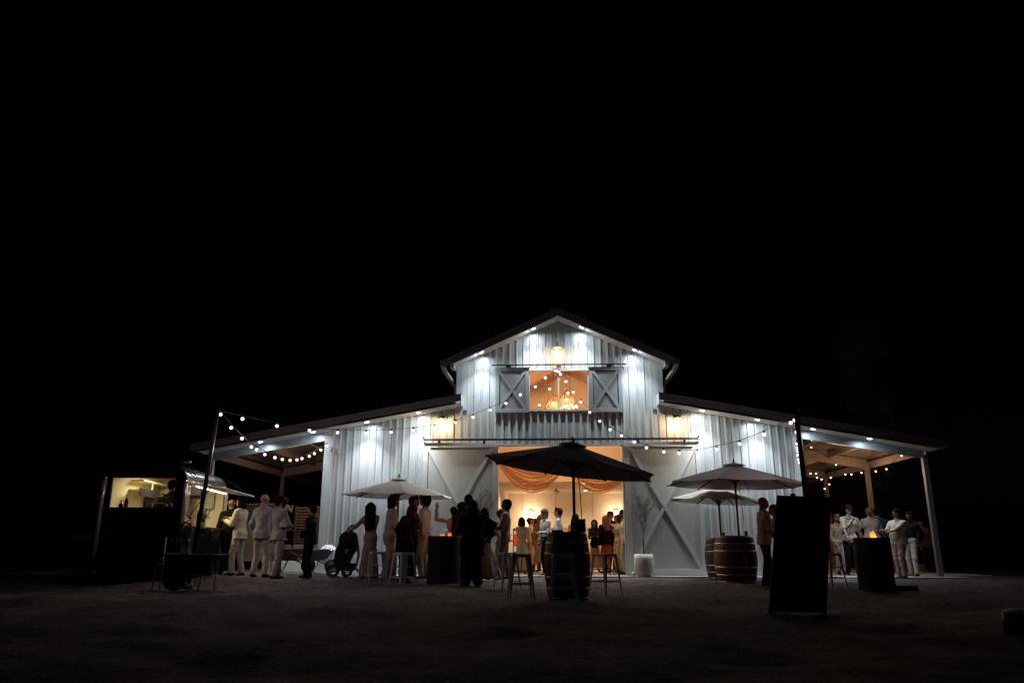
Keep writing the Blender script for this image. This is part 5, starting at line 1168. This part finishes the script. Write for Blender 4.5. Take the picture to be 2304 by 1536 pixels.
    link('body', npmesh('body', parts), [cm(SK[skin], 'skin'), cm(HB if hair[1] != HGR else (.1, .09, .08), 'hairdark'), cm((.30, .09, .07), 'lips')], t)
    seed = (px*13+hy) % 97
    def wr(X, Yy, Z, a=.006): w1 = np.sin(X*17+Yy*23+seed)*1.6+np.sin(Z*9+seed*3)*1.2; n1 = np.sin(Z*31+w1*1.8+X*26)*np.sin(X*19-Z*7+w1+seed*2); n2 = np.sin(Z*63+w1*2.7-X*45+Yy*38)*np.clip(np.sin(Z*12+w1+seed), 0, 1); n3 = np.sin(X*60+Yy*44+Z*14+w1*3)*np.clip(np.sin(Z*15-w1*1.4), 0, 1); return a*(.62*n1+.80*n2+.35*n3)
    def garment(name, prims, k, h_, m, zlo=None, zhi=None, wa=.005, cutf=None, pad=.02, fold=None):
        ff = field(prims, k)
        def g(X, Yy, Z):
            v = ff(X, Yy, Z)+wr(X, Yy, Z, wa)
            if fold is not None: v = v+fold(X, Yy, Z)
            if zlo is not None: v = np.maximum(v, zlo-Z)
            if zhi is not None: v = np.maximum(v, Z-zhi)
            if cutf is not None: v = np.maximum(v, cutf(X, Yy, Z))
            return v
        lo, hi = bounds(prims, pad)
        if zlo is not None: lo[2] = max(lo[2], zlo-2*h_)
        if zhi is not None: hi[2] = min(hi[2], zhi+2*h_)
        v, f2 = snet(g, lo, hi, h_); return link(name, npmesh(name, [(v, f2, 0)]), m, t)
    G = .0125 if fine else .016
    tk, tc = top; col = [cone(T((0, .012, 1.445)), T((0, .006, 1.485)), .066, .060, .95)]
    sl = .35 if short_sleeve else .93
    if tk == 'shirt':
        pr_ = torso(.012)+col
        for k_ in (0, 1):
            if short_sleeve:
                S_, E_ = (SA, EA) if k_ == 0 else (SB, EB); pr_ += [cone(S_, S_+(E_-S_)*.85, .056, .060)]
            else: pr_ += arm(.016, k_, .93)
        if w > 1.15 or short_sleeve: pr_ += [cone((-.07*R_, 0, .92), (.07*R_, 0, .92), .128*R_, .128*R_, .92)]
        garment('shirt', pr_, .025, G, cm(tc), zlo=.92 if not short_sleeve else .84, wa=.006)
    elif tk in ('jacket', 'coat'):
        hem = .80 if tk == 'jacket' else (.62 if tk == 'coat' else .8)
        pr_ = torso(.026)+[cone((-.07*R_, .005, .92), (-.075*R_, .01, hem-.08), .125*R_, .135*R_, .9), cone((.07*R_, .005, .92), (.075*R_, .01, hem-.08), .125*R_, .135*R_, .9)]+arm(.024, 0, .95, rw=.03)+arm(.024, 1, .95, rw=.03)+col
        garment('jacket' if tk == 'jacket' else 'coat', pr_, .025, G, cm(tc), zlo=hem, wa=.005)
    elif tk == 'cardigan':
        pr_ = torso(.022)+[cone((0, .005, .92), (0, .01, .70), .15*R_, .165*R_, .9)]+arm(.024, 0, .95)+arm(.024, 1, .95); garment('cardigan', pr_, .025, G, cm(tc), zlo=.78, wa=.006)
    elif tk == 'top':
        pr_ = torso(.010); pr_ += arm(.010, 0, 0)+arm(.010, 1, 0); garment('top', pr_, .025, G, cm(tc), zlo=.96, wa=.005)
    bk_, bc = bottom[0], bottom[1]
    if bk_ == 'trousers':
        pr_ = [cone((-.05*R_, 0, .96), (.05*R_, 0, .96), .124*R_, .124*R_, .88)]+legs(.014, .080, .058, .048)
        garment('trousers', pr_, .022, G, cm(bc), zlo=.055, zhi=1.02, wa=.007)
    elif bk_ == 'wide':
        pr_ = [cone((-.05*R_, 0, .96), (.05*R_, 0, .96), .124*R_, .124*R_, .88)]+legs(.018, .084, .074, .085)
        garment('trousers', pr_, .018, G, cm(bc), zlo=.03, zhi=1.02, wa=.008)
    elif bk_ in ('skirt', 'dress', 'longdress'):
        z0 = bottom[2] if len(bottom) > 2 else .08; rh = bottom[3] if len(bottom) > 3 else .27; fl = bottom[4] if len(bottom) > 4 else (0, 0)
        pr_ = [cone((-.03, 0, 1.02), (.03, 0, 1.02), .112*R_, .112*R_, .88), cone((-.04, .005, .93), (.04, .005, .93), .125*R_, .125*R_, .92), cone((0, .01, .88), (fl[0], fl[1]+.01, z0-.05), .15*R_, rh, .88)]
        if bk_ != 'skirt': pr_ += torso(.010)
        fold = lambda X, Yy, Z: .016*np.clip((1.0-Z)/.7, 0, 1)*np.sin(np.arctan2(Yy-.01, X)*13+Z*2+seed)+.008*np.clip((1.0-Z)/.7, 0, 1)*np.sin(np.arctan2(Yy, X)*23+seed)
        if len(bottom) > 5: pr_ += arm(.014, 0, .9)+arm(.014, 1, .9)
        garment('dress' if bk_ != 'skirt' else 'skirt', pr_, .03, G, cm(bc), zlo=z0, wa=.003, fold=fold, pad=.05)
    for an, sx in ((anA, -1), (anB, 1)):
        sp = [cone(an+[0, .035, -.045], an+[sx*.01, -.08, -.052], .042, .036, 1, .95), cone(an+[sx*.01, -.08, -.055], an+[sx*.018, -.155, -.062], .036, .024)]
        v_, f_ = snet(lambda X, Yy, Z: np.maximum(field(sp, .02)(X, Yy, Z), .004-Z), *bounds(sp, .02), .011); link('shoe', npmesh('shoe', [(v_, f_, 0)]), cm(shoes), t)
    # ---- hair
    hk, hcl = hair[0], hair[1]
    def hairf(infl, extra=None, hl=.045, yb=-.015, amp=.004):
        base_ = field([cone((0, .016, .030), (0, .026, .032), .092+infl, .092+infl, 1.09, .89)]+([cone((0, .05, -.01), (0, .05, -.06), .065+infl, .05+infl)] if hk != 'fringe' else []), .03)
        ex = field(extra, .03) if extra else None
        def g(X, Yy, Z):
            x, y, z = tohead(X, Yy, Z); n = amp*(np.sin(x*190+z*60+seed)*np.cos(y*170)+np.sin(z*240+x*90))
            v = np.maximum(base_(x, y, z), np.minimum(yb-y+(.03-z)*.35, hl-z))
            if ex is not None:
                v2 = ex(x, y, z); kk = .02; hh_ = np.clip(.5+.5*(v-v2)/kk, 0, 1); v = v*(1-hh_)+v2*hh_-kk*hh_*(1-hh_)
            return v+n
        return g
    if hk != 'bald':
        ex = None; lo = hc-[.16, .19, .18]; hi = hc+[.16, .19, .17]; infl = .012
        if hk == 'long': ex = [cone((-.05, .06, .02), (-.055, .085, -.20), .065, .06, .8), cone((.05, .06, .02), (.055, .085, -.20), .065, .06, .8), cone((0, .07, .0), (0, .11, -.30), .07, .055, .7, 1.3), cone((-.07, .01, .03), (-.085, .02, -.14), .03, .03), cone((.07, .01, .03), (.085, .02, -.14), .03, .03)]; lo = hc-[.24, .22, .48]; hi = hc+[.24, .26, .17]
        if hk == 'verylong': ex = [cone((-.03, .07, .0), (-.04, .13, -.42), .085, .075, .7, 1.2), cone((.03, .07, .0), (.04, .13, -.48), .085, .06, .7, 1.2), cone((-.07, .01, .03), (-.085, .04, -.18), .035, .035), cone((.07, .01, .03), (.085, .04, -.18), .035, .035)]; lo = hc-[.26, .26, .66]; hi = hc+[.26, .30, .17]
        if hk == 'bob': ex = [cone((-.055, .03, .03), (-.075, .04, -.11), .055, .05), cone((.055, .03, .03), (.075, .04, -.11), .055, .05), cone((0, .07, .0), (0, .075, -.12), .07, .06, .9, 1.3)]; lo = hc-[.2, .2, .24]; hi = hc+[.2, .2, .17]
        if hk == 'bun': ex = [cone((0, .11, .04), (0, .125, .035), .045, .045)]
        if hk == 'curly': infl = .030
        if hk == 'quiff': ex = [cone((-.03, -.045, .11), (.035, -.05, .115), .032, .030)]
        if hk == 'fringe': infl = .006
        g = hairf(infl, ex, hl=.045 if hk not in ('fringe',) else .2, yb=-.015 if hk != 'fringe' else .01, amp=.010 if hk == 'curly' else (.005 if hk in ('long', 'verylong', 'bob') else .003))
        if hk == 'fringe':
            g0 = g; g = lambda X, Yy, Z: np.maximum(g0(X, Yy, Z), tohead(X, Yy, Z)[2]-.03)
        v_, f_ = snet(g, lo, hi, .0095 if fine else .012); link('hair', npmesh('hair', [(v_, f_, 0)]), cm(hcl, 'hair'), t)
    for e in extras:
        Mhh = Mh
        if e == 'cap':
            cp = [cone((0, .012, .055), (0, .02, .055), .098, .098, 1.1, .92), ]
            g = lambda X, Yy, Z: (lambda q: np.minimum(np.maximum(field(cp)(*q), .045-q[2]), np.maximum(np.sqrt((q[0]/.9)**2+(q[1]+.10)**2)-.075, np.abs(q[2]-.052-(q[1]+.1)*.15)-.008)))(tohead(X, Yy, Z))
            v_, f_ = snet(g, hc-[.15, .22, .12], hc+[.15, .18, .2], .009); link('cap', npmesh('cap', [(v_, f_, 0)]), cm(BLACKC if not female else HBR), t)
        if e == 'strap':
            pts = [tuple(T((.10, -.115*R_-.02, 1.44))), tuple(T((.0, -.150*R_-.012, 1.28))), (-.10, -.150*R_, 1.12), (-.19*R_, -.07, 1.02)]
            obj('bag_strap', MB().beam(pts[0], pts[1], .035, .006, up=(0, -1, .2)).beam(pts[1], pts[2], .035, .006, up=(0, -1, .2)).beam(pts[2], pts[3], .035, .006, up=(-.5, -1, .2)), M['black_fab'], t)
        if e == 'glasses':
            mb = MB()
            for sx in (-.031, .031): mb.torus((sx, -.105, .008), .019, .003, 14, 5, axis='y')
            mb.tube([(-.012, -.105, .01), (.012, -.105, .01)], .003, 5); mb.v = [tuple(Mh @ Vector(v)) for v in mb.v]; obj('glasses', mb, M['black'], t)
        if e == 'sunglasses_up':
            mb = MB()
            for sx in (-.033, .033): mb.torus((sx, -.080, .100), .024, .006, 14, 6, axis='y')
            mb.tube([(-.012, -.08, .1), (.012, -.08, .1)], .004, 5); mb.v = [tuple(Mh @ Vector(v)) for v in mb.v]; obj('sunglasses', mb, M['white_p'], t)
        if e == 'tie_bow':
            mb = MB().sphere((-.04, .07, .10), (.035, .015, .025), 8).sphere((.04, .07, .10), (.035, .015, .025), 8); mb.v = [tuple(Mh @ Vector(v)) for v in mb.v]; obj('hair_bow', mb, M['paper'], t)
        if e in ('bottle0', 'bottle1', 'glass0', 'glass1', 'phone0', 'phone1'):
            H_ = HA if e[-1] == '0' else HB_; E_ = EA if e[-1] == '0' else EB; dd = (H_-E_)/np.linalg.norm(H_-E_); q = Matrix(t.matrix_basis)
            c3 = Matrix.Translation((bx_, by_, gz)) @ Matrix.Rotation(th, 4, 'Z') @ Matrix.Diagonal((s, s, s, 1)) @ Vector(H_+dd*.075+np.array((0, -.02, -.02)))
            held = dict(bottle=('beer_bottle', 'bottle'), glass=('wine_glass', 'glass'), phone=('paper_plate', 'plate'))[e[:-1]]
            if e[:-1] == 'bottle': mb = MB().lathe([(0, -.08), (.028, -.078), (.028, .03), (.012, .07), (.012, .12), (0, .12)], n=12); mm = M['brown_glass']
            elif e[:-1] == 'glass': mb = MB().lathe([(.03, -.08), (.004, -.075), (.004, .0), (.03, .02), (.036, .06), (.03, .10), (.028, .10), (.034, .06), (.026, .022), (0, .005)], n=14); mm = M['tglass']
            else: mb = MB().lathe([(0, 0), (.07, .0), (.09, .012), (.088, .014), (.068, .004), (0, .004)], n=18); mm = M['paper']
            o = obj(held[0], mb, mm); o.location = c3; tag(o, HELD[label], held[1], 'drinks and plates in the guests hands')
    return t
HELD = {}
FR = lambda sx, z=1.12, y=-.30: (sx*.10, y, z)      # a hand held in front of the body
DN = lambda sx: (sx*.25, .02, .80)

# ---- the guests, from left to right
LS, LT = LIGHT, (.44, .39, .33)
L1 = 'bald man in a dark suit leaning on the food trailer counter'
person(L1, 519, 1122, fy=1293, face=215, top=('jacket', BLACKC), bottom=('trousers', BLACKC), hair=('fringe', HGR), skin='m', lean=(8, 0), ha=(-.25, -.38, 1.12), hb=(.15, -.35, 1.10), w=1.1)
person('long haired person in a cream blazer and white trousers ordering at the trailer', 544, 1116, fy=1295, face=-100, top=('jacket', (.60, .53, .40)), bottom=('trousers', LT), hair=('bob', HB), skin='m', lean=(3, 0), ha=(-.08, -.34, 1.25), hb=(.10, -.32, 1.20), female=True, w=1.08, step=.06)
person('bald man in a grey jacket and cream trousers with his back to us', 597, 1112, fy=1298, face=165, top=('jacket', GREY), bottom=('trousers', LT), hair=('bald', HB), skin='m', ha=(-.26, .03, .84), hb=(.24, -.06, .88), feet=.15, head=(-12, 0))
L4 = 'man in a pale grey suit carrying a small child on his arm'
p4 = person(L4, 631, 1114, fy=1302, face=140, top=('jacket', (.33, .32, .34)), bottom=('trousers', (.40, .40, .43)), hair=('short', HB), skin='m', ha=(-.02, -.26, 1.10), hb=(.10, -.30, 1.04), step=.10, feet=.09, lean=(-4, 0), eb=(.6, .2, -.5), ea=(-.6, .2, -.5))
b4 = p4.location; q = at(648, 1119, b4.y-.02)
person('small child in a cream dress carried by the man in the pale suit', 648, 1119, base=(q[0]-.02, b4.y-.10, q[2]-.92), h=.92, face=150, top=('top', CREAM), bottom=('dress', (.60, .54, .45), .52, .20), hair=('long', HBR), skin='l', female=True, ha=(-.2, -.22, 1.35), hb=(.2, -.2, 1.30), extras=('tie_bow',), feet=.10, shoes=LIGHT)
L6 = 'man in a dark navy suit standing alone by the wheelbarrows'
HELD[L6] = 'stemmed glass held by the man in the navy suit'
person(L6, 703, 1136, fy=1299, face=-95, top=('jacket', NAVY), bottom=('trousers', NAVY), hair=('short', HB), skin='m', ha=(-.12, -.30, 1.08), hb=(.08, -.20, .98), extras=('glass0',), w=1.05)
person('woman in a long cream dress with very long dark hair, one hand on the pram', 835, 1130, fy=1303, face=172, top=('none', LT), bottom=('longdress', (.38, .28, .24), .05, .23, (0, 0), 1), hair=('verylong', HB), skin='m', female=True, w=1.05, ha=(.10, -.20, 1.05), hb=(.50, -.02, 1.12), lean=(0, 2), head=(10, 0), shoes=HBR)
person('person in a white blazer, wide trousers and a brown cap facing right', 885, 1114, fy=1306, face=115, top=('jacket', (.44, .39, .36)), bottom=('wide', (.38, .33, .30)), hair=('bob', HB), skin='d', female=True, w=1.05, extras=('cap',), ha=(-.12, -.26, 1.06), hb=(.22, .02, .80), lean=(4, 0), step=.08)
person('long haired woman in a dark coat perched over the stool, her back to us', 929, 1137, fy=1312, face=160, h=1.66, top=('coat', BLACKC), bottom=('trousers', BLACKC), hair=('long', HRED), skin='m', female=True, w=1.15, lean=(14, -8), ha=(.0, -.30, 1.02), hb=(.20, -.20, 1.00), head=(0, 10), step=.06)
person('dark clothed man talking face to face with the man in a light shirt', 932, 1116, Y=-2.15, face=95, top=('jacket', BLACKC), bottom=('trousers', BLACKC), hair=('quiff', HB), skin='l', ha=(-.1, -.3, 1.05), hb=(.2, -.1, .9), fine=True)
person('man in a light shirt and pale trousers facing left beside the left fire drum', 956, 1113, Y=-2.35, face=-105, top=('shirt', (.55, .52, .52)), bottom=('trousers', (.42, .39, .37)), hair=('curly', HB), skin='m', ha=(-.14, -.28, 1.10), hb=(.24, .08, .92), eb=(.5, .6, -.2), lean=(2, 0))
person('guest behind the left fire drum raising an open hand', 1021, 1146, Y=-2.0, face=-150, h=1.62, top=('shirt', (.50, .47, .46)), bottom=('skirt', (.5, .42, .36), .1, .24), hair=('short', HB), skin='m', female=True, ha=(.12, -.25, 1.0), hb=(.42, -.10, 1.70), eb=(.5, 0, -1), extras=('wave1',), ea=(-.5, .3, -.4))
person('curly haired person in dark clothes behind the left fire drum group', 1039, 1131, Y=-2.6, face=-140, top=('jacket', BLACKC), bottom=('trousers', BLACKC), hair=('curly', HB), skin='d')
person('tallest man in a dark suit whose head rises above the left fire drum group', 1055, 1111, Y=-2.75, face=170, h=1.86, top=('jacket', BLACKC), bottom=('trousers', BLACKC), hair=('short', HB), skin='d')
person('broad figure in a long black coat seen from behind, hand on the hip', 1064, 1125, fy=1318, face=185, top=('coat', BLACKC), bottom=('wide', BLACKC), hair=('bob', HBR), skin='m', w=1.3, ha=(-.34, .02, 1.02), ea=(-.9, .1, .1), hb=(.20, -.28, 1.15), feet=.13)
person('red haired woman in a trailing cream skirt at the left edge of the doorway', 1090, 1142, fy=1305, face=-165, top=('cardigan', BLACKC), bottom=('skirt', (.34, .26, .22), .04, .27, (-.20, .06)), hair=('bob', HRED), skin='m', female=True, hb=(.16, -.2, .95), ha=(-.16, -.2, 1.0))
person('man in a pale suit in profile facing left in the open doorway', 1140, 1123, fy=1303, face=-92, top=('jacket', (.24, .20, .185)), bottom=('trousers', (.22, .185, .17)), hair=('short', HB), skin='d', ha=(-.12, -.30, 1.14), hb=(.10, -.30, 1.12), step=.08, lean=(-3, 0))
person('woman in a cream dress facing the man in the pale suit in the doorway', 1128, 1156, fy=1301, face=60, h=1.58, top=('top', CREAM), bottom=('longdress', (.42, .33, .25), .08, .20, (0, 0), 1), hair=('bun', HBR), skin='m', female=True, ha=(-.10, -.25, 1.12), hb=(.14, -.2, .98), lean=(2, 0))
IN = dict(fine=False)
person('dark haired woman in a cream jumpsuit seen from behind inside the doorway', 1174, 1165, Y=.9, face=170, top=('shirt', (.62, .50, .36)), bottom=('wide', (.62, .50, .36)), hair=('bob', HB), skin='m', female=True, hb=(-.05, -.2, 1.0), **IN)
person('woman with pinned up fair hair and a tan top in profile inside the hall', 1194, 1164, Y=2.6, face=80, top=('shirt', (.50, .34, .20)), bottom=('skirt', (.55, .36, .22), .25, .24), hair=('bun', HBR), skin='l', female=True, **IN)
person('person in a black coat half hidden behind the tan coat in the hall', 1206, 1166, Y=3.2, face=150, top=('coat', BLACKC), bottom=('trousers', BLACKC), hair=('bob', HBR), skin='m', female=True, **IN)
person('woman in a long tan coat with long fair hair inside the doorway', 1216, 1157, Y=2.0, face=175, top=('coat', (.42, .26, .13)), bottom=('dress', (.42, .26, .13), .28, .23), hair=('long', HBL), skin='l', female=True, shoes=BLACKC, **IN)
person('grey haired man in a white shirt and black trousers in the doorway', 1225, 1144, fy=1294, face=-60, top=('shirt', (.58, .55, .55)), bottom=('trousers', BLACKC), hair=('short', HGR), skin='l', head=(0, 14), lean=(5, 0), ha=(-.22, -.1, .85), hb=(.12, -.3, 1.1))
person('young man in a white shirt looking left beside the central barrel', 1256, 1142, Y=.2, face=-95, top=('shirt', (.60, .58, .60)), bottom=('trousers', BLACKC), hair=('quiff', HBR), skin='l', ha=(-.12, -.3, 1.08), hb=(.12, -.28, 1.05), w=1.05)
person('dark haired guest half hidden behind the umbrella pole', 1294, 1157, Y=2.6, face=200, top=('shirt', (.30, .25, .2)), bottom=('trousers', BLACKC), hair=('curly', HB), skin='m', **IN)
person('woman with glasses and long dark hair, arms folded, facing us', 1337, 1169, Y=2.6, face=-5, top=('cardigan', BLACKC), bottom=('skirt', (.40, .27, .15), .12, .22), hair=('long', HB), skin='m', female=True, extras=('glasses',), ha=(.08, -.22, 1.17), hb=(-.08, -.24, 1.15), ea=(-1, 0, -.6), eb=(1, 0, -.6))
person('blonde woman in a black jacket and red floral skirt by the right door edge', 1361, 1159, Y=1.5, face=-155, top=('cardigan', BLACKC), bottom=('skirt', (.38, .06, .05), .45, .22), hair=('long', HBL), skin='l', female=True, w=1.1, shoes=HBR)
person('bearded man in a black suit behind the blonde woman', 1373, 1150, Y=2.4, face=35, top=('jacket', BLACKC), bottom=('trousers', BLACKC), hair=('short', HB, 1), skin='m', head=(10, 8), **IN)
person('woman in a pale top touching her face near the right door edge', 1389, 1157, Y=2.0, face=-70, top=('shirt', (.56, .46, .34)), bottom=('trousers', (.5, .4, .28)), hair=('bob', HBR), skin='m', female=True, ha=(-.08, -.22, 1.58), **IN)
person('man in a cream shirt and tan trousers cut off by the right door edge', 1402, 1146, Y=.35, face=-85, top=('shirt', (.60, .50, .38)), bottom=('trousers', (.48, .36, .24)), hair=('short', HB), skin='d', hb=(.2, .0, .85), ha=(-.1, -.3, 1.2))
person('bald bearded man in a pale jacket and black trousers beside the sign board', 1716, 1118, fy=1317, face=95, top=('jacket', (.36, .30, .31)), bottom=('trousers', BLACKC), hair=('bald', HB, 1), skin='d', ha=(-.1, -.28, 1.0), hb=(.06, -.26, .95), lean=(3, 0), head=(0, 6), step=.10)
person('person in a pale top leaning close to the bald bearded man', 1739, 1132, fy=1315, face=-85, h=1.62, top=('shirt', (.30, .27, .28)), bottom=('trousers', (.30, .27, .25)), hair=('bun', HBR), skin='m', female=True, lean=(6, 0), ha=(-.1, -.3, 1.2), hb=(.1, -.3, 1.15))
person('bearded person in beige with white sunglasses pushed up on the head', 1880, 1157, fy=1292, face=12, top=('shirt', (.42, .31, .23)), bottom=('trousers', (.55, .42, .33)), hair=('bun', HBR, 1), skin='m', extras=('sunglasses_up',), ha=(-.2, -.1, .88), hb=(.2, -.12, .88))
L34 = 'young man in a black cap and cream shirt with a crossbody strap'
HELD[L34] = 'dark bottle held low by the man in the black cap'
person(L34, 1907, 1137, fy=1294, face=-8, top=('shirt', (.60, .55, .46)), bottom=('trousers', BLACKC), hair=('short', HB), skin='l', extras=('cap', 'strap', 'bottle0'), short_sleeve=True, lean=(4, 4), ha=(-.10, -.28, .92), hb=(.28, .05, .86), head=(6, 4), ea=(-1, .3, 0), step=.04)
person('grey haired man in a white shirt, back turned, at the right fire drum', 1954, 1142, Y=1.6, face=182, top=('shirt', (.50, .48, .48)), bottom=('trousers', BLACKC), hair=('short', HGR), skin='l', w=1.2, ha=(-.16, -.22, 1.0), hb=(.16, -.22, 1.0), ea=(-1, .2, 0), eb=(1, .2, 0))
person('dark haired man in a blue shirt turning his head at the right fire drum', 1974, 1141, Y=2.0, face=160, top=('shirt', (.04, .09, .17)), bottom=('trousers', (.30, .21, .17)), hair=('short', HB, 1), skin='m', w=1.1, head=(-50, 0), lean=(0, -6))
L37 = 'heavy man in a loose cream shirt holding a plate out to the left'
HELD[L37] = 'small white plate held out by the heavy man in cream'
person(L37, 2017, 1144, fy=1301, face=-62, top=('shirt', (.56, .52, .46)), bottom=('trousers', (.38, .33, .30)), hair=('short', HB), skin='m', w=1.3, short_sleeve=True, ha=(-.10, -.40, 1.20), hb=(.02, -.40, 1.14), head=(0, 0), extras=('phone0',), lean=(-5, 0), step=.06)
person('man in a black sweater and pale jeans standing at the right veranda edge', 2045, 1150, fy=1296, face=-48, top=('shirt', BLACKC), bottom=('trousers', (.50, .46, .40)), hair=('short', HB), skin='m', w=1.08, head=(-15, 6), ha=(-.1, -.24, 1.0), hb=(.2, .1, .88), lean=(-3, 5), step=.08)
person('bending person in a dark jacket behind the man in the black sweater', 2066, 1166, Y=2.9, face=-60, top=('jacket', (.045, .045, .04)), bottom=('trousers', BLACKC), hair=('short', HB), skin='m', lean=(18, 0), fine=False)
wk = tw(.30, .75, 0)
person('worker in dark clothes standing inside the food trailer by its window', 385, 1085, base=(wk[0], wk[1], .42), h=1.70, face=150, top=('jacket', (.05, .045, .045)), bottom=('trousers', BLACKC), hair=('short', HB), skin='m', hb=(.05, -.3, 1.1), fine=False, group='trailer staff')
